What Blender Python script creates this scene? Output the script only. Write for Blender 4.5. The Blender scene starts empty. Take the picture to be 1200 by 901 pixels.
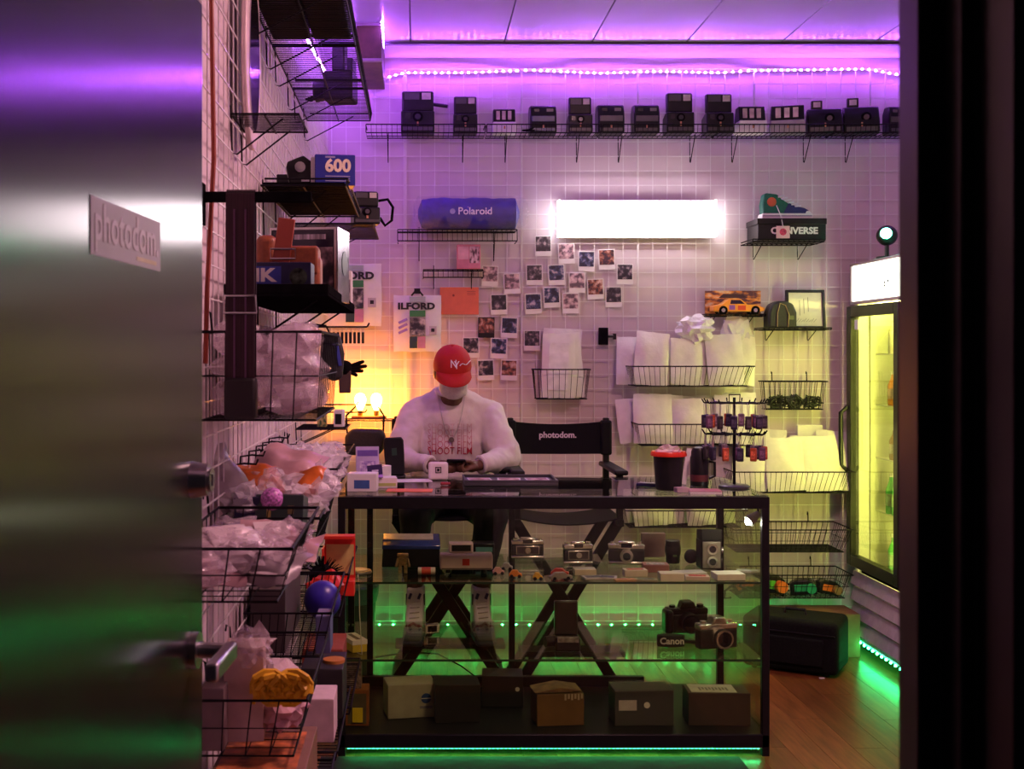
import bpy, bmesh, math, random
from mathutils import Vector, Matrix, Euler, noise
from mathutils.bvhtree import BVHTree

# ------------------------------------------------------------------ camera
CX, CY, F, EYE = 488.0, 415.0, 1400.0, 1.520     # principal point and focal length in photo pixels, eye height
SC = bpy.context.scene
COL = SC.collection
cam_d = bpy.data.cameras.new('camera')
cam = bpy.data.objects.new('camera', cam_d)
COL.objects.link(cam)
cam.location = (0, 0, EYE)
cam.rotation_euler = (math.radians(90), 0, 0)
cam_d.sensor_fit = 'HORIZONTAL'
cam_d.sensor_width = 36.0
cam_d.lens = F / 1200 * 36
cam_d.shift_x = (600 - CX) / 1200
cam_d.shift_y = -(450.5 - CY) / 1200
cam_d.clip_start = 0.02
cam_d.dof.use_dof = True
cam_d.dof.focus_distance = 5.0
cam_d.dof.aperture_fstop = 9.0
SC.camera = cam

# ------------------------------------------------------------------ world, exposure
w = bpy.data.worlds.new('world'); SC.world = w
w.use_nodes = True
w.node_tree.nodes['Background'].inputs[0].default_value = (0.02, 0.018, 0.025, 1)
w.node_tree.nodes['Background'].inputs[1].default_value = 0.25
SC.view_settings.view_transform = 'Standard'
SC.view_settings.look = 'None'
SC.view_settings.exposure = 0.12
SC.view_settings.gamma = 1.0
SC.view_settings.use_curve_mapping = False
try:
    SC.cycles.max_bounces = 8
    SC.cycles.transparent_max_bounces = 24
    SC.cycles.sample_clamp_indirect = 4.0
    SC.cycles.caustics_reflective = False
    SC.cycles.caustics_refractive = False
except Exception:
    pass

# strengths of the lamps the room has (each lamp is built further down)
L_TUBE, L_LED, L_GREEN, L_FRIDGE, L_HEAD, L_BULB, L_STAR, L_CEIL = 17.0, 390.0, 170.0, 15.0, 2.6, 165.0, 150.0, 9.0

rng = random.Random(7)
def W(x, y, z):
    "point of the room at depth z seen at photo pixel (x, y)"
    return Vector(((x - CX) * z / F, z, EYE - (y - CY) * z / F))
R = math.radians

# ------------------------------------------------------------------ materials
MATS = {}
def _new(name):
    m = bpy.data.materials.new(name); m.use_nodes = True
    nt = m.node_tree
    for n in list(nt.nodes): nt.nodes.remove(n)
    out = nt.nodes.new('ShaderNodeOutputMaterial')
    return m, nt, out
def M(name, col=(.5, .5, .5), rough=.5, metal=0, var=.12, scale=25, bump=0, spec=.5, stretch=None, sheen=0, coat=0, aniso=0):
    if name in MATS: return MATS[name]
    m, nt, out = _new(name)
    b = nt.nodes.new('ShaderNodeBsdfPrincipled')
    tc = nt.nodes.new('ShaderNodeTexCoord')
    no = nt.nodes.new('ShaderNodeTexNoise'); no.inputs['Scale'].default_value = scale; no.inputs['Detail'].default_value = 4
    if stretch:
        mp = nt.nodes.new('ShaderNodeMapping'); mp.inputs['Scale'].default_value = stretch
        nt.links.new(tc.outputs['Object'], mp.inputs[0]); nt.links.new(mp.outputs[0], no.inputs[0])
    else:
        nt.links.new(tc.outputs['Object'], no.inputs[0])
    cr = nt.nodes.new('ShaderNodeValToRGB')
    lo = [max(0, c * (1 - var)) for c in col]; hi = [min(1, c * (1 + var)) for c in col]
    cr.color_ramp.elements[0].color = (*lo, 1); cr.color_ramp.elements[0].position = .3
    cr.color_ramp.elements[1].color = (*hi, 1); cr.color_ramp.elements[1].position = .7
    nt.links.new(no.outputs['Fac'], cr.inputs[0])
    nt.links.new(cr.outputs[0], b.inputs['Base Color'])
    b.inputs['Roughness'].default_value = rough
    b.inputs['Metallic'].default_value = metal
    b.inputs['Specular IOR Level'].default_value = spec
    if aniso:
        b.inputs['Anisotropic'].default_value = aniso
        tg_ = nt.nodes.new('ShaderNodeTangent'); tg_.direction_type = 'RADIAL'; tg_.axis = 'Z'; nt.links.new(tg_.outputs[0], b.inputs['Tangent'])
    if sheen: b.inputs['Sheen Weight'].default_value = sheen
    if coat: b.inputs['Coat Weight'].default_value = coat
    if bump:
        bp = nt.nodes.new('ShaderNodeBump'); bp.inputs['Strength'].default_value = bump; bp.inputs['Distance'].default_value = .004
        nt.links.new(no.outputs['Fac'], bp.inputs['Height']); nt.links.new(bp.outputs[0], b.inputs['Normal'])
    nt.links.new(b.outputs[0], out.inputs[0])
    MATS[name] = m
    return m
def ME(name, col, strength):
    if name in MATS: return MATS[name]
    m, nt, out = _new(name)
    e = nt.nodes.new('ShaderNodeEmission'); e.inputs[0].default_value = (*col, 1); e.inputs[1].default_value = strength
    nt.links.new(e.outputs[0], out.inputs[0]); MATS[name] = m
    return m
def MGLASS(name, tint=(.9, .95, .92), ior=1.45, rough=.0, dens=0.0):
    if name in MATS: return MATS[name]
    m, nt, out = _new(name)
    fr = nt.nodes.new('ShaderNodeFresnel')
    ge = nt.nodes.new('ShaderNodeNewGeometry'); mr = nt.nodes.new('ShaderNodeMapRange')   # thin pane: same reflectance on both faces
    mr.inputs[3].default_value = ior; mr.inputs[4].default_value = 1 / ior
    nt.links.new(ge.outputs['Backfacing'], mr.inputs[0]); nt.links.new(mr.outputs[0], fr.inputs[0])
    t = nt.nodes.new('ShaderNodeBsdfTransparent'); t.inputs[0].default_value = (*tint, 1)
    g = nt.nodes.new('ShaderNodeBsdfGlossy'); g.inputs['Roughness'].default_value = rough
    mx = nt.nodes.new('ShaderNodeMixShader')
    nt.links.new(fr.outputs[0], mx.inputs[0]); nt.links.new(t.outputs[0], mx.inputs[1]); nt.links.new(g.outputs[0], mx.inputs[2])
    nt.links.new(mx.outputs[0], out.inputs[0]); MATS[name] = m
    return m
def MPLASTIC(name, col=(.85, .8, .85), opac=.45, rough=.12):
    "clear crinkled plastic film"
    if name in MATS: return MATS[name]
    m, nt, out = _new(name)
    b = nt.nodes.new('ShaderNodeBsdfPrincipled'); b.inputs['Base Color'].default_value = (*col, 1)
    b.inputs['Roughness'].default_value = rough; b.inputs['Specular IOR Level'].default_value = .9
    no = nt.nodes.new('ShaderNodeTexNoise'); no.inputs['Scale'].default_value = 40; no.inputs['Detail'].default_value = 5
    tc = nt.nodes.new('ShaderNodeTexCoord'); nt.links.new(tc.outputs['Object'], no.inputs[0])
    bp = nt.nodes.new('ShaderNodeBump'); bp.inputs['Strength'].default_value = .9; bp.inputs['Distance'].default_value = .01
    nt.links.new(no.outputs['Fac'], bp.inputs['Height']); nt.links.new(bp.outputs[0], b.inputs['Normal'])
    t = nt.nodes.new('ShaderNodeBsdfTransparent')
    mx = nt.nodes.new('ShaderNodeMixShader'); mx.inputs[0].default_value = opac
    nt.links.new(t.outputs[0], mx.inputs[1]); nt.links.new(b.outputs[0], mx.inputs[2])
    nt.links.new(mx.outputs[0], out.inputs[0]); MATS[name] = m
    return m
def MPHOTO(name, c0, c1, c2, scale=3.0, seedmul=40.0):
    "a printed snapshot: blotches of colour that differ on every print"
    if name in MATS: return MATS[name]
    m, nt, out = _new(name)
    b = nt.nodes.new('ShaderNodeBsdfPrincipled'); b.inputs['Roughness'].default_value = .3
    tc = nt.nodes.new('ShaderNodeTexCoord'); oi = nt.nodes.new('ShaderNodeObjectInfo')
    mul = nt.nodes.new('ShaderNodeMath'); mul.operation = 'MULTIPLY'; mul.inputs[1].default_value = seedmul
    nt.links.new(oi.outputs['Random'], mul.inputs[0])
    ad = nt.nodes.new('ShaderNodeVectorMath'); ad.operation = 'ADD'
    nt.links.new(tc.outputs['Generated'], ad.inputs[0]); nt.links.new(mul.outputs[0], ad.inputs[1])
    no = nt.nodes.new('ShaderNodeTexNoise'); no.inputs['Scale'].default_value = scale; no.inputs['Detail'].default_value = 3
    nt.links.new(ad.outputs[0], no.inputs[0])
    cr = nt.nodes.new('ShaderNodeValToRGB')
    e = cr.color_ramp.elements
    e[0].position = .42; e[0].color = (*c0, 1); e[1].position = .68; e[1].color = (*c2, 1)
    k = e.new(.54); k.color = (*c1, 1)
    nt.links.new(no.outputs['Fac'], cr.inputs[0]); nt.links.new(cr.outputs[0], b.inputs['Base Color'])
    nt.links.new(b.outputs[0], out.inputs[0]); MATS[name] = m
    return m

BLK = M('black_plastic', (.010, .010, .011), .35, var=.3, spec=.3)
BLKM = M('black_matte', (.008, .008, .009), .8, var=.3, spec=0)
WIREB = M('black_wire', (.010, .009, .012), .6, spec=.1, var=.2)
WIREW = M('white_wire', (.80, .78, .78), .35, var=.04)
WALL = M('wall_paint', (.66, .57, .60), .75, var=.03, scale=6, bump=.05)
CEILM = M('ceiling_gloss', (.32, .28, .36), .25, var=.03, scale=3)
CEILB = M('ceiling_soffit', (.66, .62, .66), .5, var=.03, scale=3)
WHITE = M('white_card', (.78, .76, .74), .6, var=.04)
PAPER = M('paper', (.74, .71, .69), .7, var=.06, scale=22, bump=.8)
STEEL = M('steel', (.55, .55, .56), .28, metal=1, var=.06)
SILVER = M('camera_silver', (.86, .84, .82), .25, metal=1, var=.08)
LENS = M('lens_glass', (.01, .01, .02), .05, spec=1, coat=1)
LEATHERB = M('black_leather', (.015, .014, .014), .55, bump=.4, scale=120, var=.3)

# ------------------------------------------------------------------ mesh collector
class MB:
    def __init__(s): s.v = []; s.f = []; s.m = []; s.mi = 0
    def add(s, vs, fs):
        o = len(s.v); s.v += [tuple(p) for p in vs]
        for f in fs: s.f.append([i + o for i in f]); s.m.append(s.mi)
        return s
    def mat(s, i): s.mi = i; return s
    def box(s, x0, x1, y0, y1, z0, z1, rot=None, pivot=None):
        vs = [Vector((x, y, z)) for z in (z0, z1) for y in (y0, y1) for x in (x0, x1)]
        if rot is not None:
            c = Vector(pivot) if pivot is not None else Vector(((x0 + x1) / 2, (y0 + y1) / 2, (z0 + z1) / 2))
            vs = [c + rot @ (p - c) for p in vs]
        return s.add(vs, [(0, 2, 3, 1), (4, 5, 7, 6), (0, 1, 5, 4), (2, 6, 7, 3), (0, 4, 6, 2), (1, 3, 7, 5)])
    def cyl(s, p0, p1, r0, r1=None, n=12, cap=True):
        p0 = Vector(p0); p1 = Vector(p1); r1 = r0 if r1 is None else r1
        d = (p1 - p0).normalized(); a = d.orthogonal().normalized(); b = d.cross(a)
        vs = []
        for p, r in ((p0, r0), (p1, r1)):
            for i in range(n):
                t = 2 * math.pi * i / n; vs.append(p + a * (r * math.cos(t)) + b * (r * math.sin(t)))
        fs = [(i, (i + 1) % n, n + (i + 1) % n, n + i) for i in range(n)]
        if cap: fs += [tuple(range(n))[::-1], tuple(range(n, 2 * n))]
        return s.add(vs, fs)
    def seg(s, p0, p1, r, n=4): return s.cyl(p0, p1, r, r, n)
    def tube(s, pts, r, n=6, closed=False, flat=None):
        pts = [Vector(p) for p in pts]; N = len(pts)
        rr = r if isinstance(r, (list, tuple)) else [r] * N
        prev = None; vs = []
        for i, p in enumerate(pts):
            if closed: d = pts[(i + 1) % N] - pts[i - 1]
            else: d = pts[min(i + 1, N - 1)] - pts[max(i - 1, 0)]
            d.normalize()
            if prev is None: a = d.orthogonal().normalized()
            else:
                a = prev - d * prev.dot(d)
                a = a.normalized() if a.length > 1e-6 else d.orthogonal().normalized()
            prev = a; b = d.cross(a)
            for k in range(n):
                t = 2 * math.pi * k / n + math.pi / n
                vs.append(p + a * (rr[i] * math.cos(t)) + b * (rr[i] * math.sin(t)))
        fs = []
        for i in range(N if closed else N - 1):
            j = (i + 1) % N
            for k in range(n): fs.append((i * n + k, i * n + (k + 1) % n, j * n + (k + 1) % n, j * n + k))
        if not closed: fs += [tuple(range(n))[::-1], tuple(range((N - 1) * n, N * n))]
        return s.add(vs, fs)
    def lathe(s, prof, n=24, mtx=None):
        mtx = mtx or Matrix.Identity(4); vs = []; fs = []
        for r, z in prof:
            for k in range(n):
                t = 2 * math.pi * k / n; vs.append(mtx @ Vector((r * math.cos(t), r * math.sin(t), z)))
        for i in range(len(prof) - 1):
            for k in range(n): fs.append((i * n + k, i * n + (k + 1) % n, (i + 1) * n + (k + 1) % n, (i + 1) * n + k))
        fs += [tuple(range(n))[::-1], tuple(range((len(prof) - 1) * n, len(prof) * n))]
        return s.add(vs, fs)
    def ell(s, c, r, n=16, m=10, rot=None):
        c = Vector(c); r = (r, r, r) if not hasattr(r, '__len__') else r
        vs = []
        for i in range(1, m):
            ph = math.pi * i / m
            for k in range(n):
                t = 2 * math.pi * k / n
                p = Vector((r[0] * math.sin(ph) * math.cos(t), r[1] * math.sin(ph) * math.sin(t), r[2] * math.cos(ph)))
                vs.append(c + (rot @ p if rot is not None else p))
        top = len(vs); p = Vector((0, 0, r[2])); vs.append(c + (rot @ p if rot is not None else p)); vs.append(c - (rot @ p if rot is not None else p))
        fs = []
        for i in range(m - 2):
            for k in range(n): fs.append((i * n + k, (i + 1) * n + k, (i + 1) * n + (k + 1) % n, i * n + (k + 1) % n))
        for k in range(n):
            fs.append((top, k, (k + 1) % n)); fs.append((top + 1, (m - 2) * n + (k + 1) % n, (m - 2) * n + k))
        return s.add(vs, fs)
    def cap(s, p0, p1, r0, r1=None, n=14):
        "tapered capsule"
        r1 = r0 if r1 is None else r1
        s.cyl(p0, p1, r0, r1, n); s.ell(p0, r0, n, 8); s.ell(p1, r1, n, 8)
        return s
    def prism(s, poly, d0, d1, axis='y'):
        "polygon in the (x,z) plane (axis y), (y,z) plane (axis x) or (x,y) plane (axis z), pushed from d0 to d1"
        def pt(a, b, d): return {'y': (a, d, b), 'x': (d, a, b), 'z': (a, b, d)}[axis]
        n = len(poly); vs = [pt(a, b, d0) for a, b in poly] + [pt(a, b, d1) for a, b in poly]
        fs = [(i, (i + 1) % n, n + (i + 1) % n, n + i) for i in range(n)] + [tuple(range(n))[::-1], tuple(range(n, 2 * n))]
        return s.add(vs, fs)
    def mesh(s, name, mats, smooth=True, angle=35):
        me = bpy.data.meshes.new(name); me.from_pydata(s.v, [], s.f)
        bm = bmesh.new(); bm.from_mesh(me); bmesh.ops.recalc_face_normals(bm, faces=bm.faces); bm.to_mesh(me); bm.free()
        for m in (mats if isinstance(mats, (list, tuple)) else [mats]): me.materials.append(m)
        if any(s.m): me.polygons.foreach_set('material_index', s.m)
        if smooth:
            me.polygons.foreach_set('use_smooth', [True] * len(me.polygons)); me.set_sharp_from_angle(angle=R(angle))
        me.update()
        return me
    def build(s, name, mats, parent=None, loc=(0, 0, 0), rot=(0, 0, 0), bev=0, smooth=True, angle=35, bseg=2):
        o = bpy.data.objects.new(name, s.mesh(name, mats, smooth, angle)); COL.objects.link(o)
        o.location = loc; o.rotation_euler = rot; o.parent = parent
        if bev:
            b = o.modifiers.new('bevel', 'BEVEL'); b.width = bev; b.segments = bseg; b.limit_method = 'ANGLE'; b.angle_limit = R(40)
        return o
def tag(o, label, cat, group=None):
    o['label'] = label; o['category'] = cat
    if group: o['group'] = group
    return o
def thing(name, label, cat, loc=(0, 0, 0), rot=0, group=None):
    o = bpy.data.objects.new(name, None); COL.objects.link(o)
    o.empty_display_size = .05
    o.location = loc; o.rotation_euler = rot if hasattr(rot, '__len__') else (0, 0, rot)
    return tag(o, label, cat, group)
def struct(o): o['kind'] = 'structure'; return o
def link_copy(src, parent, loc=None, rot=None):
    c = src.copy(); COL.objects.link(c); c.parent = parent
    if loc is not None: c.location = loc
    if rot is not None: c.rotation_euler = rot
    return c
def copy_tree(src, parent=None, loc=None, rot=None):
    c = link_copy(src, parent, loc, rot)
    for ch in list(src.children): copy_tree(ch, c)
    return c
def text(body, size, mat, parent, loc, rot=(R(90), 0, 0), name='lettering', bold=0.0, ext=.0004, sx=1.0, align='CENTER', space=1.0):
    cu = bpy.data.curves.new(name, 'FONT'); cu.body = body; cu.size = size; cu.extrude = ext; cu.offset = bold * size
    cu.align_x = align; cu.align_y = 'CENTER'; cu.resolution_u = 3; cu.space_character = space
    cu.materials.append(mat)
    o = bpy.data.objects.new(name, cu); COL.objects.link(o); o.parent = parent; o.location = loc; o.rotation_euler = rot; o.scale = (sx, 1, 1)
    return o
def wpart(mb, name, mats, t, **k):
    "mesh given in room coordinates, made a part of t (t unrotated)"
    off = Vector(t.location); p = t.parent
    while p is not None: off = off + Vector(p.location); p = p.parent
    return mb.build(name, mats, t, loc=tuple(-off), **k)

# ================================================================== room shell
XL, XR, YF, YB, ZC = -0.49, 2.95, 1.13, 6.30, EYE + 1.565
DX0, DX1, DZ = -0.44, 0.4577, 2.16
# floor
fl = MB(); fl.box(XL - .1, XR + .1, 1.0, YB + .1, -.08, -.006)
floor = struct(fl.build('floor', M('floor_base', (.05, .025, .012), .6)))
PLANK = None
def wood_mat():
    m, nt, out = _new('floor_laminate')
    b = nt.nodes.new('ShaderNodeBsdfPrincipled'); tc = nt.nodes.new('ShaderNodeTexCoord'); oi = nt.nodes.new('ShaderNodeObjectInfo')
    mp = nt.nodes.new('ShaderNodeMapping'); mp.inputs['Scale'].default_value = (14, 1.2, 1)
    ad = nt.nodes.new('ShaderNodeVectorMath'); ad.operation = 'ADD'
    ml = nt.nodes.new('ShaderNodeMath'); ml.operation = 'MULTIPLY'; ml.inputs[1].default_value = 30
    nt.links.new(oi.outputs['Random'], ml.inputs[0]); nt.links.new(tc.outputs['Object'], ad.inputs[0]); nt.links.new(ml.outputs[0], ad.inputs[1])
    nt.links.new(ad.outputs[0], mp.inputs[0])
    no = nt.nodes.new('ShaderNodeTexNoise'); no.inputs['Scale'].default_value = 3; no.inputs['Detail'].default_value = 6; no.inputs['Roughness'].default_value = .65
    nt.links.new(mp.outputs[0], no.inputs[0])
    cr = nt.nodes.new('ShaderNodeValToRGB'); e = cr.color_ramp.elements
    e[0].position = .3; e[0].color = (.10, .028, .008, 1); e[1].position = .75; e[1].color = (.30, .105, .032, 1)
    hs = nt.nodes.new('ShaderNodeHueSaturation')
    mr = nt.nodes.new('ShaderNodeMapRange'); mr.inputs[3].default_value = .75; mr.inputs[4].default_value = 1.2
    nt.links.new(oi.outputs['Random'], mr.inputs[0]); nt.links.new(mr.outputs[0], hs.inputs['Value'])
    nt.links.new(no.outputs['Fac'], cr.inputs[0]); nt.links.new(cr.outputs[0], hs.inputs['Color']); nt.links.new(hs.outputs[0], b.inputs['Base Color'])
    b.inputs['Roughness'].default_value = .33
    nt.links.new(b.outputs[0], out.inputs[0]); MATS['floor_laminate'] = m
    return m
WOOD = wood_mat()
pm = {}
pw = .128
x = XL; col = 0
while x < XR:
    y = 1.0 - (col * .37) % 1.1
    while y < YB:
        a, b_ = max(y, 1.0), min(y + 1.1, YB + .05)
        if b_ - a > .02:
            key = round(b_ - a, 3)
            if key not in pm:
                q = MB(); q.box(.0006, pw - .0006, .0006, key - .0006, -.006, 0); pm[key] = q.mesh('plank', WOOD, smooth=False)
            o = bpy.data.objects.new('plank', pm[key]); COL.objects.link(o); o.location = (x, a, 0); o.parent = floor
        y += 1.1
    x += pw; col += 1
# ceiling: long glossy panels with open seams, plus a strip next to the back wall
ce = MB(); ce.box(XL - .1, XR + .1, 1.0, YB + .1, ZC + .012, ZC + .1)
ceiling = struct(ce.build('ceiling', M('ceiling_void', (.05, .045, .055), .8)))
seams = [XL - .05, -.03, .44, .88, 1.354, 1.83, 2.295, 2.76, XR + .05]
for a, b_ in zip(seams, seams[1:]):
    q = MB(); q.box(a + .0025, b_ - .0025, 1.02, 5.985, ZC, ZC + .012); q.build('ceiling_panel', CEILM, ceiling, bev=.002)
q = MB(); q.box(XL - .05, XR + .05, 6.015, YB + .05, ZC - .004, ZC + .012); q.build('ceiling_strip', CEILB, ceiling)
q = MB(); q.box(XL, XR, 5.985, 6.015, ZC - .012, ZC + .004)
struct(q.build('trim_1', M('trim_dark', (.05, .04, .06), .5)))
# walls
def wall(name, *b):
    q = MB(); q.box(*b); return struct(q.build(name, WALL))
wall_back = wall('wall_back', XL - .1, XR + .1, YB, YB + .1, 0, ZC + .1)
wall_left = wall('wall_left', XL - .1, XL, 1.0, YB + .1, 0, ZC + .1)
wall_right = wall('wall_right', XR, XR + .1, 1.0, YB + .1, 0, ZC + .1)
q = MB(); q.box(XL, DX0 - .03, 1.0, YF, 0, ZC); q.box(DX1 + .04, XR, 1.0, YF, 0, ZC); q.box(DX0 - .03, DX1 + .04, 1.0, YF, DZ + .03, ZC)
wall_front = struct(q.build('wall_front', WALL))
# door frame with stepped stops on both sides
FRM = M('door_frame_paint', (.022, .021, .022), .35, var=.2)
q = MB()
q.prism([(.4577, 1.135), (.4577, 1.09), (.479, 1.09), (.479, 1.05), (.4928, 1.05), (.4928, .985), (.62, .985), (.62, .999), (.51, .999), (.51, 1.135)], 0, DZ + .05, 'z')
q.box(DX0 - .04, DX1 + .16, .985, .999, DZ, DZ + .1); q.box(DX0 - .03, DX1 + .03, 1.0, 1.135, DZ, DZ + .03)
q.box(DX0 - .16, DX0 - .02, .985, .999, 0, DZ + .1); q.box(DX0 - .03, DX0 - .005, .999, 1.12, 0, DZ)
struct(q.build('trim_2', FRM, bev=.002))
# baseboard on back wall
q = MB(); q.box(XL, XR, YB - .012, YB, 0, .09); struct(q.build('baseboard_back', M('baseboard', (.30, .28, .28), .5)))

# ------------------------------------------------------------------ open door in the foreground
door = bpy.data.objects.new('door_1', None); COL.objects.link(door); struct(door)
door.location = (-.42, 1.13, 0); door.rotation_euler = (0, 0, R(86.73))
door['label'] = 'dark open metal door with a pale name sticker'
DOORM = M('door_paint', (.014, .013, .014), .20, var=.15, scale=60, stretch=(1, 1, .05), spec=.38, aniso=.75)
q = MB(); q.box(0, .922, 0, .045, .008, 2.12); q.build('door_slab', DOORM, door, bev=.002)
q = MB(); q.box(.336, .652, -.0012, 0, 1.643, 1.716)
st = q.build('sticker', M('sticker_vinyl', (.36, .33, .33), .5, var=.05), door)
text('photodom.', .066, M('sticker_print', (.52, .48, .49), .5, var=.03), st, (.494, -.0016, 1.684), bold=.02, sx=.98)
q = MB(); q.box(.53, .63, -.0016, -.0012, 1.650, 1.656); q.build('sticker_underline', M('sticker_yellow', (.5, .42, .2), .5), st)
lev = MB()
lev.cyl((.85, 0, 1.03), (.85, -.012, 1.03), .030, n=24); lev.cyl((.85, -.01, 1.03), (.85, -.064, 1.03), .013, n=16)
lever = lev.build('door_handle', STEEL, door)
q = MB(); q.box(.715, .864, -.074, -.052, 1.013, 1.043); q.build('lever', STEEL, lever, bev=.006, bseg=3)
q = MB(); q.cyl((.85, 0, 1.312), (.85, -.028, 1.312), .031, .026, n=24); q.cyl((.85, -.028, 1.312), (.85, -.034, 1.312), .020, n=20)
q.box(.846, .854, -.036, -.033, 1.302, 1.322); q.build('deadbolt', STEEL, door)
q = MB(); q.box(.9215, .9235, .008, .036, .93, 1.13); q.build('latch_plate', STEEL, door)
for hz in (.25, 1.06, 1.85):
    q = MB(); q.cyl((-.004, .05, hz), (-.004, .05, hz + .1), .008, n=10); q.build('hinge', STEEL, door)

# ------------------------------------------------------------------ white wire grid panels
def grid_panel(parent, wdt, z0, z1, name='grid_panel'):
    s = .0762; q = MB()
    n = round(wdt / s)
    for i in range(n + 1):
        q.seg((i * wdt / n, 0, z0), (i * wdt / n, 0, z1), .0038 if i in (0, n) else .0023, 4)
    k = z0
    while k <= z1 + 1e-4:
        q.seg((0, -.004, k), (wdt, -.004, k), .0023, 4); k += s
    return q.mesh(name, WIREW, smooth=True, angle=80)
gp = grid_panel(wall_back, .606, .12, .12 + 38 * .0762)
gx = -.055 - .61
for i in range(6):
    gx += .61
    o = bpy.data.objects.new('grid_panel', gp); COL.objects.link(o); o.parent = wall_back; o.location = (gx, 6.272, 0)
o = bpy.data.objects.new('grid_panel', grid_panel(wall_back, .381, .12, .12 + 38 * .0762)); COL.objects.link(o); o.parent = wall_back; o.location = (-.445, 6.272, 0)
for i in range(7):
    o = bpy.data.objects.new('grid_panel', gp); COL.objects.link(o); o.parent = wall_left; o.location = (-.465, 6.24 - .61 * (i + 1), 0); o.rotation_euler = (0, 0, R(90))

# ================================================================== lamps
def led_strip(name, label, path, em, tape, size=.0052, pitch=.0333, face=Vector((0, -1, 0))):
    t = thing(name, label, 'led strip')
    tape_mb = MB(); tape_mb.tube(path, .0045, 4); tape_mb.build('tape', tape, t)
    q = MB()
    for a, b_ in zip(path, path[1:]):
        a = Vector(a); b_ = Vector(b_); d = b_ - a; n = max(1, int(d.length / pitch))
        for i in range(n):
            p = a + d * ((i + .5) / n) + face * .005
            q.ell(p, (size * 1.15, size * .9, size), 6, 4)
    leds = q.build('leds', em, t); leds['kind'] = 'stuff'
    return t
TAPE = M('led_tape', (.7, .68, .72), .4)
PURP = ME('led_violet', (.42, .085, 1.0), L_LED)
zz = 6.262
path = [W(383, 97, 6.24), W(412, 96, zz), W(446, 95, zz), W(460, 89, zz), W(475, 85.5, zz), W(545, 85.5, zz), W(610, 83, zz), W(622, 82.5, zz),
        W(700, 86, zz), W(770, 84, zz), W(845, 85.5, zz), W(881, 83, zz), W(950, 82, zz), W(1014, 81, zz), W(1054, 88, zz), W(1075, 86, zz), Vector((2.93, zz, 2.99))]
led_strip('led_strip', 'violet LED strip glowing along the top of the back wall', path, PURP, TAPE)
led_strip('led_strip', 'violet LED strip running high along the left wall above the shelves', [Vector((-.448, 6.22, 2.92)), Vector((-.448, 5.76, 2.885)), Vector((-.448, 4.79, 2.79)), Vector((-.448, 3.9, 2.80))], PURP, TAPE, face=Vector((1, 0, 0)))
led_strip('led_strip', 'violet LED strip bent up the wall and across the ceiling beside the brown duct',
          [W(447, 92, 6.255), Vector((W(447, 92, 6.255).x, 6.25, ZC - .02)), Vector((-.17, 6.0, ZC - .016)), Vector((-.163, 5.55, ZC - .012))], PURP, TAPE, pitch=.05, face=Vector((.5, -.6, -.6)))
# bright wall tube; the bloom around it is built into the wide diffuser
t = thing('wall_light', 'long blazing white wall light on the gridded back wall', 'light', (W(745, 257, 6.25).x, 6.25, W(745, 257, 6.25).z))
q = MB(); q.box(-.405, .405, -.012, .01, -.10, .10); q.build('housing', WHITE, t, bev=.004)
def pillow(w_, h_, d_, nx=24, nz=10, p=.35):
    q = MB(); vs = []; fs = []
    for j in range(nz + 1):
        for i in range(nx + 1):
            u = 2 * i / nx - 1; v = 2 * j / nz - 1
            dd = (max(0, (1 - abs(u) ** 8)) * max(0, (1 - abs(v) ** 2.2))) ** p
            vs.append((u * w_ / 2, -.012 - d_ * dd, v * h_ / 2))
    for j in range(nz):
        for i in range(nx):
            a = j * (nx + 1) + i; fs.append((a, a + 1, a + nx + 2, a + nx + 1))
    return q.add(vs, fs)
pillow(.80, .19, .05).build('diffuser', ME('tube_light', (1.0, .82, .87), L_TUBE), t)
for s in (-1, 1):
    q = MB(); q.box(s * .405 - .006, s * .405 + .006, -.058, .01, -.095, .095); q.build('end_cap', ME('tube_end', (1.0, .9, .92), L_TUBE * .6), t, bev=.003)
# flush ceiling light in the front half of the room (above and behind the top of the picture)
t = thing('ceiling_light', 'flush round ceiling light in the front half of the shop', 'light', (1.15, 3.0, ZC))
q = MB(); q.lathe([(.30, 0), (.30, -.03), (.28, -.035)], 32); q.build('rim', WHITE, t)
q = MB(); q.lathe([(.279, -.034), (.25, -.07), (.15, -.09), (.01, -.095)], 32); q.build('diffuser', ME('ceiling_lamp', (1.0, .50, .53), L_CEIL * 8), t)
# green strips
GRN = ME('led_green', (.02, 1.0, .22), L_GREEN); GRN3 = ME('led_green_wall', (.02, 1.0, .22), L_GREEN * 2.2); GRN2 = ME('led_green_case', (.03, 1.0, .25), L_GREEN * .32)
# (under the display case the strip belongs to the case, see below)
led_strip('led_strip', 'green LED strip along the foot of the back wall', [Vector((-.3, 6.255, .105)), Vector((2.2, 6.255, .105))], GRN3, TAPE, size=.0034, pitch=.07)
# brown boxed duct under the ceiling
t = thing('ceiling_duct', 'brown boxed duct hanging from the ceiling in the left corner', 'duct', (-.224, 5.65, ZC))
q = MB(); q.box(-.0585, .0585, 0, .62, -.176, 0); q.build('casing', M('duct_brown', (.09, .055, .03), .55, var=.4, scale=14), t, bev=.003)
for a in (-.182, -.012):
    q = MB(); q.box(-.064, .064, -.012, .012, a, a + .014); q.build('end_flange', M('duct_flange', (.30, .25, .28), .4), t, bev=.002)

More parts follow.
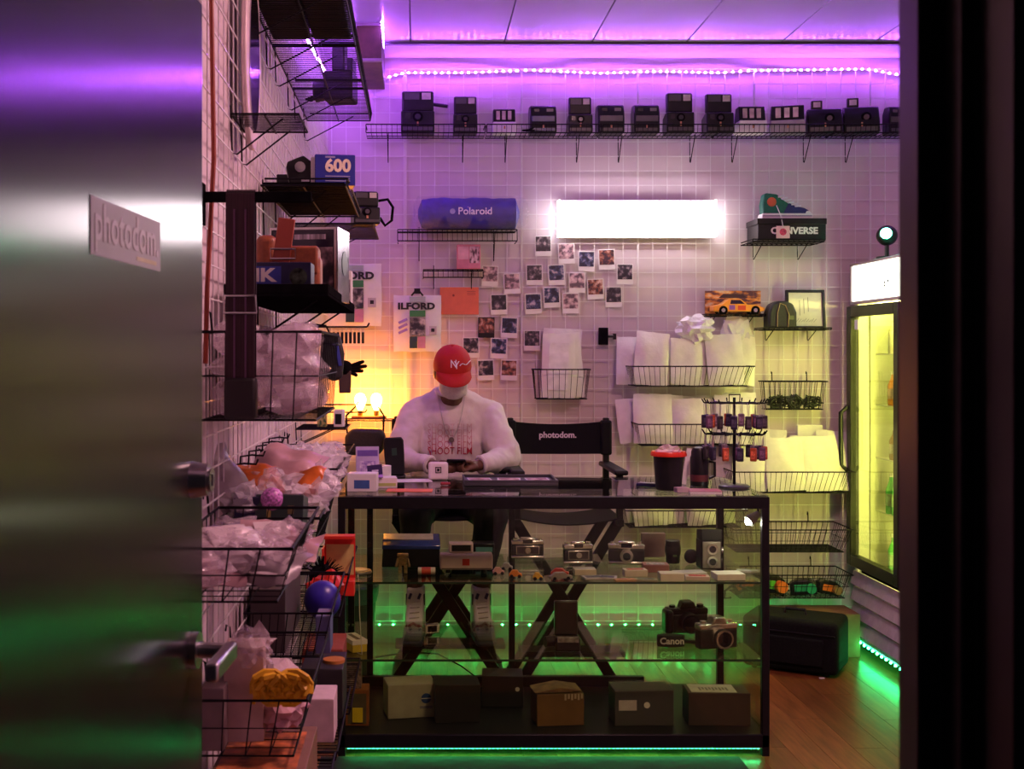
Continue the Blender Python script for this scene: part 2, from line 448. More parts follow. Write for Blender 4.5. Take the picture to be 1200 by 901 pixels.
# ================================================================== drinks fridge
FX, FW, FH = 2.27, .68, 1.985
fr = thing('drinks_fridge', 'tall white glass door drinks fridge with lit header on the right', 'fridge', (FX, 5.84, 0), R(-90))
FWH = M('fridge_white', (.72, .71, .72), .35, var=.03)
FIN = M('fridge_liner', (.50, .50, .42), .5, var=.03)
hw = FW / 2
q = MB()
q.box(-hw, -hw + .035, 0, .60, .06, FH); q.box(hw - .035, hw, 0, .60, .06, FH); q.box(-hw, hw, .57, .60, .06, FH); q.box(-hw, hw, 0, .60, FH - .02, FH); q.box(-hw, hw, .03, .60, .06, .40)
q.box(-hw, hw, .03, .6, 1.80, FH - .02)
body = q.build('cabinet', FWH, fr, bev=.004)
q = MB(); q.box(-hw + .035, hw - .035, .545, .57, .42, 1.80); q.box(-hw + .035, -hw + .05, .06, .57, .42, 1.80); q.box(hw - .05, hw - .035, .06, .57, .42, 1.80); q.box(-hw + .035, hw - .035, .06, .57, .40, .42); q.box(-hw + .035, hw - .035, .06, .57, 1.78, 1.80)
q.build('liner', FIN, fr)
q = MB(); q.box(-hw + .012, hw - .012, -.022, .0, 1.79, FH - .012); hd = q.build('header_sign', ME('fridge_header', (1.0, .97, .80), L_HEAD), fr, bev=.006)
q = MB(); q.box(-hw, hw, -.028, .03, FH - .012, FH); q.box(-hw, hw, -.028, .03, 1.775, 1.79); q.box(-hw, -hw + .012, -.028, .03, 1.775, FH); q.box(hw - .012, hw, -.028, .03, 1.775, FH)
q.build('header_frame', M('header_frame', (.45, .40, .38), .4), fr, bev=.002)
for a, b_ in ((.10, 1.86), (.14, 1.865), (.10, 1.845)):
    q = MB(); q.box(a, a + .012, -.024, -.022, b_, b_ + .01); q.build('header_mark', BLK, hd)
q = MB(); DB, DT = .44, 1.765
q.box(-hw + .012, -hw + .065, -.05, -.004, DB, DT); q.box(hw - .065, hw - .012, -.05, -.004, DB, DT); q.box(-hw + .065, hw - .065, -.05, -.004, DB, DB + .055); q.box(-hw + .065, hw - .065, -.05, -.004, DT - .055, DT)
dr = q.build('door', BLK, fr, bev=.003)
q = MB(); q.box(-hw + .065, hw - .065, -.034, -.026, DB + .055, DT - .055); q.build('door_glass', MGLASS('fridge_glass', (.90, .95, .72)), dr)
q = MB(); q.tube([(-hw + .03, -.05, .92), (-hw + .03, -.085, .95), (-hw + .03, -.085, 1.22), (-hw + .03, -.05, 1.25)], .012, 8); q.build('door_handle', BLK, dr)
q = MB(); q.box(-hw + .09, -hw + .14, -.037, -.034, DT - .12, DT - .07); q.build('door_label', WHITE, dr)
for i in range(4):
    z0 = .095 + i * .082
    q = MB(); q.prism([(-.030, z0), (-.004, z0 + .004), (-.004, z0 + .066), (-.012, z0 + .066)], -hw + .01, hw - .01, 'x'); q.build('louver', M('fridge_grille', (.55, .50, .56), .4), fr)
q = MB(); q.box(-hw + .01, hw - .01, .02, .03, .06, .43); q.build('grille_backing', BLKM, fr)
for sx in (-1, 1):
    for sy in (.06, .54):
        q = MB(); q.cyl((sx * (hw - .05), sy, 0), (sx * (hw - .05), sy, .06), .02); q.build('foot', BLK, fr)
q = MB(); q.cyl((hw - .066, .075, .5), (hw - .066, .075, 1.7), .010, n=8); q.build('light_tube', ME('fridge_tube', (1.0, .92, .25), L_FRIDGE * 9), fr)
q = MB(); q.cyl((-hw + .06, .10, 1.765), (hw - .06, .10, 1.765), .010, n=8); q.build('light_tube', MATS['fridge_tube'], fr)
for i, z in enumerate((.72, .99, 1.26, 1.52)):
    q = MB()
    for k in range(15): q.seg((-hw + .06 + k * .04, .09, z), (-hw + .06 + k * .04, .54, z), .002)
    q.seg((-hw + .05, .09, z), (hw - .05, .09, z), .004); q.seg((-hw + .05, .54, z), (hw - .05, .54, z), .004)
    q.build('rack', M('fridge_rack', (.75, .75, .7), .4), fr)
q = MB()
led = MB()
for i in range(12): led.ell((-hw + .03 + i * .056, -.028, .062), (.006, .006, .006), 6, 4)
led.build('base_leds', GRN, fr)['kind'] = 'stuff'
q = MB(); q.box(-hw + .01, hw - .01, -.026, 0, .066, .075); q.build('base_strip', TAPE, fr)
# drinks inside the fridge (seen edge on at the near end)
def fpos(lx, ly, z): return Vector((FX + ly, 5.84 - lx, z))
def bottle(label, lx, ly, z, col, h=.2, r=.03, capc=(.8, .8, .8)):
    lx, ly = lx - .31, ly - .04
    t = thing('drink_bottle', label, 'bottle', fpos(lx, ly, z + .002), 0, 'drinks in the fridge')
    q = MB(); q.lathe([(r * .9, 0), (r, .01), (r, h * .6), (r * .45, h * .82), (r * .4, h * .92)], 16); q.build('bottle', M('drink_%s' % str(col), col, .2, var=.08), t)
    q = MB(); q.cyl((0, 0, h * .92), (0, 0, h), r * .45, n=12); q.build('cap', M('cap_%s' % str(capc), capc, .4), t)
    q = MB(); q.cyl((0, 0, h * .2), (0, 0, h * .5), r * 1.02, n=16, cap=False); q.build('wrap', M('wrap_%s' % str(col), tuple(min(1, c * .4 + .3) for c in col), .4, var=.5, scale=50), t)
bottle('orange drink bottle on the upper middle fridge shelf', .17, .16, 1.26, (.75, .30, .05), .17)
bottle('pale drink bottle beside the orange one in the fridge', .24, .16, 1.26, (.72, .70, .55), .19)
bottle('brown drink bottle on the middle fridge shelf', .19, .16, .99, (.40, .22, .08), .16)
bottle('pale yellow drink bottle on the middle fridge shelf', .255, .16, .992, (.70, .65, .30), .17)
bottle('white capped bottle on the top fridge shelf', .18, .16, 1.52, (.65, .60, .45), .18)
bottle('green drink bottle on the lowest fridge shelf', .17, .15, .72, (.10, .55, .12), .20)
bottle('second green drink bottle on the lowest fridge shelf, nearer the door frame', .245, .15, .72, (.12, .60, .15), .21)
bottle('small green bottle on the fridge floor', .20, .15, .422, (.15, .5, .15), .20)
# green star projector on the fridge
p = Vector((2.30, 5.84, FH))
t = thing('star_projector', 'small projector shining bright green on top of the fridge', 'projector', p)
q = MB(); q.cyl((0, 0, 0), (0, 0, .012), .05, n=20); q.cyl((0, 0, .012), (0, 0, .07), .010, n=10); q.build('stand', BLK, t)
q = MB(); q.ell((0, 0, .115), .05, 18, 12); q.build('housing', BLK, t)
q = MB(); q.ell((-.020, -.040, .122), .026, 14, 10); q.build('lens', ME('star_green', (.04, 1.0, .38), L_STAR), t)
# ================================================================== glass display case
CW0, CW1, CF, CB, CT = -.297, 1.335, 4.515, 5.215, .982
sc_ = thing('display_case', 'long black framed glass display case serving as the shop counter', 'display case', (.52, 4.865, 0))
CBLK = M('case_black', (.008, .008, .009), .4, var=.2, spec=.2)
def cpart(q, name, m, **k): return wpart(q, name, m, sc_, **k)
for x in (CW0, CW1 - .028):
    for y in (CF, CB - .028):
        q = MB(); q.box(x, x + .028, y, y + .028, 0, CT - .045); cpart(q, 'post', CBLK, bev=.002)
for y in (CF, CB - .03):
    q = MB(); q.box(CW0, CW1, y, y + .03, CT - .047, CT - .002); cpart(q, 'top_rail', CBLK, bev=.002)
for x in (CW0, CW1 - .03):
    q = MB(); q.box(x, x + .03, CF + .03, CB - .03, CT - .047, CT - .002); cpart(q, 'top_rail', CBLK, bev=.002)
for x in (-.215, .402):
    q = MB(); q.box(x, x + .026, CB - .024, CB - .004, .085, CT - .047); cpart(q, 'rear_stile', CBLK, bev=.002)
q = MB(); q.box(CW0, CW1, CF, CB, .032, .082); cpart(q, 'base_deck', CBLK, bev=.003)
q = MB(); q.box(CW0 + .028, CW1 - .35, CB - .05, CB - .02, .082, .125); cpart(q, 'rear_track', CBLK, bev=.002)
GT = MGLASS('case_glass_top', (.88, .92, .88), 1.6); GS = MGLASS('case_glass_shelf', (.90, .95, .88), 1.5); GF = MGLASS('case_glass_front', (.90, .96, .78), 1.35)
q = MB(); q.box(CW0 + .003, CW1 - .003, CF + .003, CB - .003, CT - .002, CT + .004); cpart(q, 'top_glass', GT)
q = MB(); q.box(CW0 + .03, CW1 - .03, CF + .008, CF + .012, .084, CT - .047); cpart(q, 'front_glass', GF)
for x in (CW0 + .010, CW1 - .014):
    q = MB(); q.box(x, x + .004, CF + .03, CB - .03, .084, CT - .047); cpart(q, 'side_glass', GF)
SH = (.655, .361)
EDGE = M('glass_edge', (.02, .05, .04), .2)
for z in SH:
    q = MB(); q.box(CW0 + .016, CW1 - .016, CF + .02, CB - .035, z - .006, z); g = cpart(q, 'glass_shelf', GS)
    q = MB(); q.box(CW0 + .016, CW1 - .016, CF + .017, CF + .020, z - .007, z + .001); q2 = q.build('shelf_edge', EDGE, g); q2.location = (0, 0, 0)
    for x in (CW0 + .018, CW1 - .026):
        for y in (CF + .05, CB - .07):
            q = MB(); q.box(x, x + .008, y, y + .02, z - .012, z - .006); q.build('shelf_clip', STEEL, g)
q = MB(); n = 100
for i in range(n): q.ell((CW0 + .04 + i * (CW1 - CW0 - .08) / (n - 1), CF + .010, .029), (.0062, .0045, .0028), 6, 4)
lg = cpart(q, 'leds', GRN2); lg['kind'] = 'stuff'
q = MB(); q.box(CW0 + .02, CW1 - .02, CF + .004, CF + .016, .029, .033); cpart(q, 'led_tape', TAPE)
TOPZ = CT + .004

# ================================================================== wire shelves and baskets
def wire_shelf(label, wdt, dep, lip, loc, rotz=0, brk=(.18, .82), drop=.10, slat=.0254, group=None, name='wire_shelf', board=None):
    t = thing(name, label, 'wire shelf', loc, rotz, group)
    h = wdt / 2; q = MB(); r = .0032
    q.tube([(-h, 0, 0), (h, 0, 0), (h, -dep, 0), (-h, -dep, 0)], r, 5, closed=True)
    if lip:
        q.tube([(-h, -.01, lip), (-h, -dep - .006, lip), (h, -dep - .006, lip), (h, -.01, lip)], r, 5)
        q.seg((-h, -dep, 0), (-h, -dep - .006, lip), r); q.seg((h, -dep, 0), (h, -dep - .006, lip), r)
    q.seg((-h, -dep * .5, -.003), (h, -dep * .5, -.003), r * .9)
    q.build('frame', WIREB, t)
    q = MB(); n = int(wdt / slat)
    for i in range(1, n):
        x = -h + i * wdt / n
        q.seg((x, 0, .002), (x, -dep, .002), .0016)
        if lip: q.seg((x, -dep, .002), (x, -dep - .006, lip), .0016)
    s = q.build('slats', WIREB, t); s['kind'] = 'stuff'
    if board:
        q = MB(); q.box(-h + .004, h - .004, -dep + .004, -.004, .004, .010); q.build('liner_board', board, t)
    for b in brk:
        x = -h + wdt * b
        q = MB(); q.tube([(x, .006, .03), (x, .002, -drop), (x, -.010, -drop - .004), (x, -dep * .75, -.004)], .0024, 5); q.build('bracket', WIREB, t)
    return t
def wire_basket(label, wdt, dep, h, loc, rotz=0, flare=.03, pitch=.033, group=None, mat=None, name='wire_basket', mid=True, bottom_fine=False):
    "origin: middle of the back edge at the bottom; the front leans out"
    m = mat or WIREB
    t = thing(name, label, 'wire basket', loc, rotz, group)
    hb, ht = wdt / 2 - flare * .5, wdt / 2
    db, dt = dep - flare, dep
    top = [(-ht, 0, h), (ht, 0, h), (ht, -dt, h), (-ht, -dt, h)]; bot = [(-hb, 0, 0), (hb, 0, 0), (hb, -db, 0), (-hb, -db, 0)]
    q = MB(); q.tube(top, .0034, 6, closed=True); q.build('rim', m, t)
    q = MB(); q.tube(bot, .0026, 5, closed=True)
    if mid:
        q.tube([((a[0] + b[0]) / 2, (a[1] + b[1]) / 2, h * .5) for a, b in zip(top, bot)], .0018, 4, closed=True)
    n = max(3, int(wdt / pitch)); k = max(2, int(dep / pitch))
    for i in range(1, n):
        u = -1 + 2 * i / n
        q.tube([(u * ht, 0, h), (u * hb, 0, 0), (u * hb, -db, 0), (u * ht, -dt, h)], .0016, 4)
    for i in range(1, k):
        v = i / k
        q.tube([(-ht, -dt * v, h), (-hb, -db * v, 0), (hb, -db * v, 0), (ht, -dt * v, h)], .0016, 4)
    if bottom_fine:
        for i in range(1, int(db / .012)): q.seg((-hb, -i * .012, .001), (hb, -i * .012, .001), .0012)
    s = q.build('wires', m, t); s['kind'] = 'stuff'
    for x in (-wdt * .28, wdt * .28):
        q = MB(); q.tube([(x, 0, h), (x, .004, h + .045), (x, .012, h + .05), (x, .014, h + .035)], .0028, 5); q.build('hook', m, t)
    return t
# ---- long camera shelf along the top of the back wall
TS = W(0, 162, 6.268).z
edges = [428, 569.5, 705.5, 842, 978.5, 1115]
ords = ['leftmost', 'second from left', 'middle', 'second from right', 'rightmost']
for i in range(5):
    xa, xb = W(edges[i], 0, 6.11).x, W(edges[i + 1], 0, 6.11).x
    wire_shelf('black wire shelf in the long row under the violet strip, %s of five' % ords[i], xb - xa - .008, .157, .042, ((xa + xb) / 2, 6.268, TS), drop=.125, group='row of camera shelves')
# ---- single shelves on the back wall
def bshelf(label, x0, x1, ytop, dep=.15, lip=.03, **k):
    zf = 6.268 - dep; a, b_ = W(x0, ytop, zf), W(x1, ytop, zf)
    return wire_shelf(label, b_.x - a.x, dep, lip, ((a.x + b_.x) / 2, 6.268, a.z), **k)
bshelf('black wire shelf carrying the blue wrapped roll', 466, 606, 269, .16, -.058, drop=.145)
bshelf('small black wire shelf carrying the pink box', 496, 566, 316, .10, -.04, drop=.09)
bshelf('small black wire shelf under the shoe box', 882, 966, 283, .22, .012, drop=.07)
bshelf('small black wire shelf under the boxed toy car', 827, 897, 370, .12, .008, drop=.03)
bshelf('small black wire shelf holding the small bag and framed picture', 895, 974, 386, .18, .008, drop=.05)

# ---- snapshots pinned to the grid
PH = [MPHOTO('snapshot_dark', (.012, .013, .02), (.06, .05, .07), (.42, .36, .36)),
      MPHOTO('snapshot_warm', (.04, .02, .03), (.28, .10, .06), (.65, .45, .38)),
      MPHOTO('snapshot_pale', (.12, .08, .10), (.50, .34, .36), (.75, .60, .58)),
      MPHOTO('snapshot_blue', (.01, .015, .035), (.05, .07, .16), (.5, .45, .52))]
snaps = [
 (636.5, 285.8, 0, 'dark snapshot alone at the top left of the right cluster, nearest the wall light'),
 (663.7, 294.6, 2, 'pale snapshot just right of and below the topmost dark one'),
 (687.3, 303.8, 3, 'snapshot third from left in the top row of the right cluster'),
 (710.9, 301.6, 1, 'warm toned snapshot fourth from left in the top row'),
 (732.3, 318.8, 0, 'dark snapshot at the far right end of the right cluster'),
 (626.2, 319.6, 0, 'dark snapshot at the left end of the middle row of the right cluster'),
 (652.0, 319.6, 3, 'bluish snapshot second in the middle row of the right cluster'),
 (676.2, 328.8, 2, 'pale washed out snapshot in the centre of the right cluster'),
 (697.8, 336.3, 1, 'snapshot with an orange glow right of the pale central one'),
 (719.2, 345.4, 0, 'dark snapshot lowest on the right side of the right cluster'),
 (624.9, 353.5, 3, 'snapshot at the lower left corner of the right cluster'),
 (646.5, 346.0, 3, 'blue toned snapshot in the bottom row between two others'),
 (668.7, 352.9, 2, 'pale snapshot at the right end of the bottom row of the right cluster'),
 (574.3, 321.0, 2, 'pale snapshot just right of the pink box shelf'),
 (599.9, 329.9, 2, 'pale snapshot right of the small pink box shelf, second along'),
 (584.6, 354.3, 0, 'dark snapshot right of the orange envelope'),
 (569.9, 381.5, 1, 'snapshot with a black border below the orange envelope'),
 (597.0, 381.5, 3, 'snapshot right of the black bordered one'),
 (623.5, 396.5, 0, 'dark snapshot left of the tall white envelopes basket'),
 (551.9, 404.8, 0, 'dark snapshot beside the top of the red cap'),
 (584.6, 405.7, 3, 'snapshot in the lower left cluster, right of the one by the cap'),
 (569.3, 431.2, 0, 'dark snapshot left in the lowest pair beside the shoulder'),
 (596.5, 431.2, 1, 'warm snapshot right in the lowest pair of the wall'),
]
for x, y, k, lab in snaps:
    p = W(x, y, 6.262)
    t = thing('snapshot', lab, 'photo', p, (0, R(rng.uniform(-2.5, 2.5)), 0), 'instant photos on the back wall')
    blackb = 'with a black border' in lab
    q = MB(); q.box(-.043, .043, -.0006, .0006, -.064, .043); q.build('card', BLK if blackb else WHITE, t)
    q = MB(); q.box(-.0385, .0385, -.0012, -.0006, -.0385, .0385); q.build('picture', PH[k], t)
# ================================================================== small builders shared by many things
def cbox(name, label, cat, size, loc, rotz=0, mat=None, bev=.0015, group=None, rot=None):
    "closed carton: body plus a separate lid flap line; origin at the middle of its base"
    t = thing(name, label, cat, loc, rot if rot is not None else rotz, group)
    w_, d_, h_ = size
    q = MB(); q.box(-w_ / 2, w_ / 2, -d_ / 2, d_ / 2, 0, h_); q.build('carton', mat, t, bev=bev)
    q = MB(); q.box(-w_ / 2 + .002, w_ / 2 - .002, -d_ / 2 + .001, d_ / 2 - .002, h_, h_ + .0012); q.build('flap', mat, t)
    return t
def face(t, x0, x1, z0, z1, y, mat, name='print', th=.0006):
    q = MB(); q.box(x0, x1, y - th, y, z0, z1); return q.build(name, mat, t)
def crumple(label, name, cat, loc, size, mat, seed, group=None, rough=.30, sub=3, rot=(0, 0, 0), freq=2.6):
    "a scrunched bag: faceted lump"
    bm = bmesh.new(); bmesh.ops.create_icosphere(bm, subdivisions=sub, radius=1)
    off = Vector((seed * 7.13, seed * 3.7, seed * 1.9))
    for v in bm.verts:
        p = v.co.copy()
        k = 1 + rough * (abs(noise.noise(p * freq + off)) * 2 - .6) + rough * .5 * noise.noise(p * freq * 2.7 + off)
        v.co = Vector((p.x * k * size[0] / 2, p.y * k * size[1] / 2, p.z * k * size[2] / 2))
    z0 = min(v.co.z for v in bm.verts)
    for v in bm.verts: v.co.z -= z0
    me = bpy.data.meshes.new(name); bm.to_mesh(me); bm.free(); me.materials.append(mat)
    o = bpy.data.objects.new(name, me); COL.objects.link(o); o.location = loc; o.rotation_euler = rot
    return tag(o, label, cat, group)
def pouch_mesh(w_, h_, th, seed, curl=.01, nx=8, nz=10):
    "flat padded pouch standing in the x-z plane, base at z=0"
    q = MB(); vs = []; fs = []; r = random.Random(seed); off = Vector((seed * 1.7, seed * .9, 0))
    N = (nx + 1) * (nz + 1)
    for side in (-1, 1):
        for j in range(nz + 1):
            for i in range(nx + 1):
                u = 2 * i / nx - 1; v = 2 * j / nz - 1
                b = max(0, 1 - abs(u) ** 3) * max(0, 1 - abs(v) ** 3)
                y = side * th / 2 * (.06 + b) + curl * noise.noise(Vector((u * 1.2, v * 1.2, 0)) + off) + .003 * noise.noise(Vector((u * 4, v * 4, 5)) + off)
                x = u * w_ / 2 + .004 * noise.noise(Vector((u * 2, v * 2, 9)) + off)
                vs.append((x, y, (v + 1) / 2 * h_ + .004 * noise.noise(Vector((u * 2, 3, v)) + off)))
    for s in (0, 1):
        for j in range(nz):
            for i in range(nx):
                a = s * N + j * (nx + 1) + i; f = (a, a + 1, a + nx + 2, a + nx + 1); fs.append(f if s else f[::-1])
    ring = [i for i in range(nx + 1)] + [j * (nx + 1) + nx for j in range(1, nz + 1)] + [nz * (nx + 1) + i for i in range(nx - 1, -1, -1)] + [j * (nx + 1) for j in range(nz - 1, 0, -1)]
    for a, b_ in zip(ring, ring[1:] + ring[:1]): fs.append((a, b_, N + b_, N + a))
    return q.add(vs, fs)
def pouch(name, label, cat, w_, h_, th, loc, rot, mat, seed, group=None, curl=.01, flap=None):
    if flap is None:
        o = pouch_mesh(w_, h_, th, seed, curl).build(name, mat, None, loc=loc, rot=rot, angle=60); return tag(o, label, cat, group)
    t = thing(name, label, cat, loc, rot, group)
    pouch_mesh(w_, h_, th, seed, curl).build('pouch', mat, t, angle=60)
    q = MB(); q.box(-w_ * .30, w_ * .30, -th * .56 - .003, -th * .56 - .0015, h_ * .12, h_ * .86); q.build('paper_insert', flap, t)
    return t

# ================================================================== cameras
RAIN = M('rainbow_stripe', (.55, .25, .12), .5, var=.9, scale=60, stretch=(1, .01, .01))
def instant_camera(label, loc, w_=.13, h_=.10, d_=.13, rotz=0, style='box', group='instant cameras on the top shelf', body=None, front=None):
    t = thing('instant_camera', label, 'camera', loc, rotz, group); b = body or BLK; f = front or M('camera_grey', (.07, .07, .075), .35)
    a = w_ / 2; y = d_ / 2
    if style == 'flip':      # flash lid standing open above the lens block
        q = MB(); q.prism([(-y, 0), (y, 0), (y, h_ * .42), (-y * .1, h_ * .5), (-y * .9, h_ * .5)], -a, a, 'x'); q.build('body', b, t, bev=.006)
        q = MB(); q.prism([(-y * .55, h_ * .5), (y * .1, h_ * .5), (y * .2, h_ * .93), (-y * .05, h_), (-y * .5, h_ * .97)], -a * .95, a * .95, 'x'); lid = q.build('flash_lid', b, t, bev=.010, bseg=3)
        q = MB(); q.box(a * .25, a * .78, -y * .58, -y * .53, h_ * .78, h_ * .93); q.build('flash_window', M('flash_lens', (.6, .56, .5), .2, var=.3), lid)
        q = MB(); q.box(-a * .8, a * .1, -y * .58, -y * .53, h_ * .78, h_ * .93); q.build('flash_panel', f, lid)
        q = MB(); q.cyl((0, -y * .9, h_ * .36), (0, -y * 1.06, h_ * .36), w_ * .15, n=20); ln = q.build('lens', BLKM, t)
        q = MB(); q.cyl((0, -y * 1.06, h_ * .36), (0, -y * 1.07, h_ * .36), w_ * .09, n=16); q.build('lens_glass', LENS, ln)
        q = MB(); q.box(-a * .75, -a * .42, -y * .95, -y * .88, h_ * .32, h_ * .45); q.build('viewfinder', LENS, t)
        q = MB(); q.box(-a * .9, a * .9, -y * 1.02, -y * .95, h_ * .05, h_ * .13); q.build('print_slot', f, t)
    elif style == 'box':     # closed rounded box camera
        q = MB(); q.prism([(-y, 0), (y, 0), (y, h_ * .75), (y * .5, h_), (-y * .55, h_ * .96), (-y * .9, h_ * .7)], -a, a, 'x'); q.build('body', b, t, bev=.008, bseg=3)
        q = MB(); q.box(-a * .86, a * .86, -y * .98, -y * .78, h_ * .38, h_ * .58); q.build('front_panel', f, t, bev=.002)
        q = MB(); q.box(-a * .7, -a * .3, -y * .86, -y * .70, h_ * .68, h_ * .84); q.build('viewfinder', LENS, t)
        q = MB(); q.box(a * .25, a * .75, -y * .86, -y * .70, h_ * .68, h_ * .84); q.build('flash_window', M('flash_dim', (.18, .17, .17), .2), t)
        q = MB(); q.box(-a * .85, a * .85, -y * 1.03, -y * .95, h_ * .06, h_ * .16); q.build('print_slot', f, t)
    elif style == 'low':     # flat body with a pale lower half and flash bar on top
        q = MB(); q.box(-a, a, -y, y, 0, h_ * .45); q.build('body', front or WHITE, t, bev=.004)
        q = MB(); q.prism([(-y * .8, h_ * .45), (y, h_ * .45), (y * .6, h_), (-y * .5, h_)], -a * .95, a * .95, 'x'); tp = q.build('top_housing', b, t, bev=.004)
        for k in (-.7, -.2, .3):
            q = MB(); q.box(a * k, a * (k + .3), -y * .8, -y * .62, h_ * .55, h_ * .9); q.build('flash_cell', M('flash_cell', (.55, .45, .42), .25, var=.3), tp)
    else:                    # 'wedge': folded body with flash bar standing up at one side
        q = MB(); q.prism([(-y, 0), (y, 0), (y, h_ * .35), (y * .35, h_ * .74), (-y * .35, h_ * .74), (-y, h_ * .28)], -a, a, 'x'); q.build('body', b, t, bev=.006)
        q = MB(); q.box(-a * .75, -a * .1, -y * .2, y * .3, h_ * .74, h_); fb = q.build('flash_bar', b, t, bev=.003)
        q = MB(); q.box(-a * .62, -a * .22, -y * .24, -y * .2, h_ * .80, h_ * .95); q.build('flash_window', M('flash_lens', (.6, .56, .5), .2), fb)
        q = MB(); q.cyl((a * .25, -y * .6, h_ * .45), (a * .25, -y * .95, h_ * .42), w_ * .14, n=18); ln = q.build('lens', BLKM, t)
        q = MB(); q.cyl((a * .25, -y * .95, h_ * .42), (a * .25, -y * .97, h_ * .418), w_ * .08, n=14); q.build('lens_glass', LENS, ln)
        q = MB(); q.box(-a * .85, a * .85, -y * 1.03, -y * .96, h_ * .04, h_ * .16); q.build('print_slot', f, t)
    q = MB(); q.box(-.004, .004, -y * 1.035, -y * .9, h_ * .16, h_ * .28); q.build('stripe', RAIN, t)
    return t
def top_cam(x0, x1, y0, y1, label, style, rotz=0, **k):
    z = 6.185; a, b_ = W(x0, 0, z), W(x1, 0, z); h = W(0, y0, z).z - (TS + .004)
    return instant_camera(label, ((a.x + b_.x) / 2, z, TS + .004), b_.x - a.x, h, min(.125, max(.09, (b_.x - a.x) * .85)), rotz, style, **k)
c = top_cam(470, 509, 107, 150, 'big black folding camera with a side arm, leftmost on the top shelf', 'flip')
q = MB(); q.cyl((.075, -.01, .155), (.155, -.03, .14), .010, n=10); q.build('side_arm', BLK, c)
top_cam(531, 559, 113, 152, 'black instant camera with raised flash, second on the top shelf', 'flip')
top_cam(577, 604, 129, 150, 'low camera with pale base, third on the top shelf', 'low')
top_cam(620, 651, 124, 152, 'rounded camera with bluish front and dangling strap, fourth on the top shelf', 'box', front=M('camera_blue', (.03, .05, .12), .3))
top_cam(665, 693, 114, 150, 'tall black camera with a pale corner window, fifth on the top shelf', 'flip')
top_cam(699, 730, 123, 150, 'plain black box camera, sixth on the top shelf', 'box')
top_cam(741, 771, 123, 146, 'rounded closed black camera, seventh on the top shelf', 'box')
top_cam(779, 811, 109, 146, 'tall rounded instant camera with open lid, left of the matching pair', 'flip')
top_cam(825, 857, 110, 146, 'tall rounded instant camera with open lid, right of the matching pair', 'flip')
top_cam(863, 895, 126, 152, 'low camera with a pale lower half, right of the tall pair', 'low')
top_cam(903, 942, 125, 152, 'low slanted camera with pale front, fourth from the right on the top shelf', 'low', R(-14), front=M('camera_pale', (.30, .28, .30), .4))
top_cam(946, 985, 118, 153, 'wedge shaped black camera with flash bar, third from the right', 'wedge', R(-12))
top_cam(988, 1028, 115, 152, 'wedge shaped black camera with flash bar, second from the right', 'wedge', R(-12))
top_cam(1038, 1066, 125, 152, 'black camera cut off by the door frame at the right end of the top shelf', 'box')
# strap dangling through the shelf from the fourth camera
q = MB(); p = W(626, 150, 6.13)
q.tube([p, p + Vector((-.03, -.01, -.012)), p + Vector((-.06, -.012, -.015)), p + Vector((-.045, -.03, -.02)), p + Vector((0, -.03, -.018))], .005, 5)
tag(q.build('wrist_strap', BLKM), 'thin black wrist strap trailing below the fourth shelf camera', 'strap')

# ================================================================== things on the back wall
# blue roll in clear film
p = W(549, 268, 6.19)
zS = W(466, 269, 6.108).z + .006
t = thing('sleeping_bag_roll', 'blue rolled bag wrapped in clear film on the upper wire shelf', 'bag', (p.x, 6.19, zS + .002))
q = MB(); n = 26; hl = .262
prof = []
for i in range(n + 1):
    u = -1 + 2 * i / n; r = .082 * (1 - .10 * abs(u) ** 6) * (1 + .03 * math.sin(9 * u) + .02 * math.sin(23 * u)); prof.append((r if 0 < i < n else .02, u * hl))
q.lathe(prof, 28, Matrix.Translation((0, 0, .082)) @ Matrix.Rotation(R(90), 4, 'Y'))
o = q.build('roll', M('blue_nylon', (.025, .02, .30), .5, var=.35, scale=18, bump=.6), t, angle=60)
q = MB(); q.lathe([(.012, -.275), (.05, -.285), (.086, -.262), (.0875, -.1), (.0865, .1), (.088, .262), (.07, .292), (.055, .305), (.01, .300)], 24, Matrix.Translation((0, 0, .088)) @ Matrix.Rotation(R(90), 4, 'Y'))
q.build('clear_film', MPLASTIC('clear_film', (.75, .72, .9), .10, .06), t, angle=60)
text('Polaroid', .052, M('print_white', (.8, .8, .85), .5), t, (.03, -.0905, .085), bold=.012)
q = MB(); q.cyl((-.085, -.0885, .085), (-.085, -.0905, .085), .014, n=16); q.build('logo_dot', M('print_grey', (.35, .35, .6), .5), t)
# pink box
p = W(549, 315, 6.22); z0 = W(496, 316, 6.168).z + .006
t = cbox('photo_box', 'small pink box with a portrait on the little wire shelf', 'box', (.122, .05, .125), (p.x, 6.215, z0), mat=M('pink_card', (.62, .22, .26), .5))
face(t, .005, .055, .03, .115, -.0252, MPHOTO('portrait_pink', (.10, .05, .06), (.65, .42, .42), (.8, .7, .68), 2.5), 'picture')
face(t, -.055, 0, .05, .115, -.0252, M('pink_light', (.75, .42, .44), .5), 'panel')
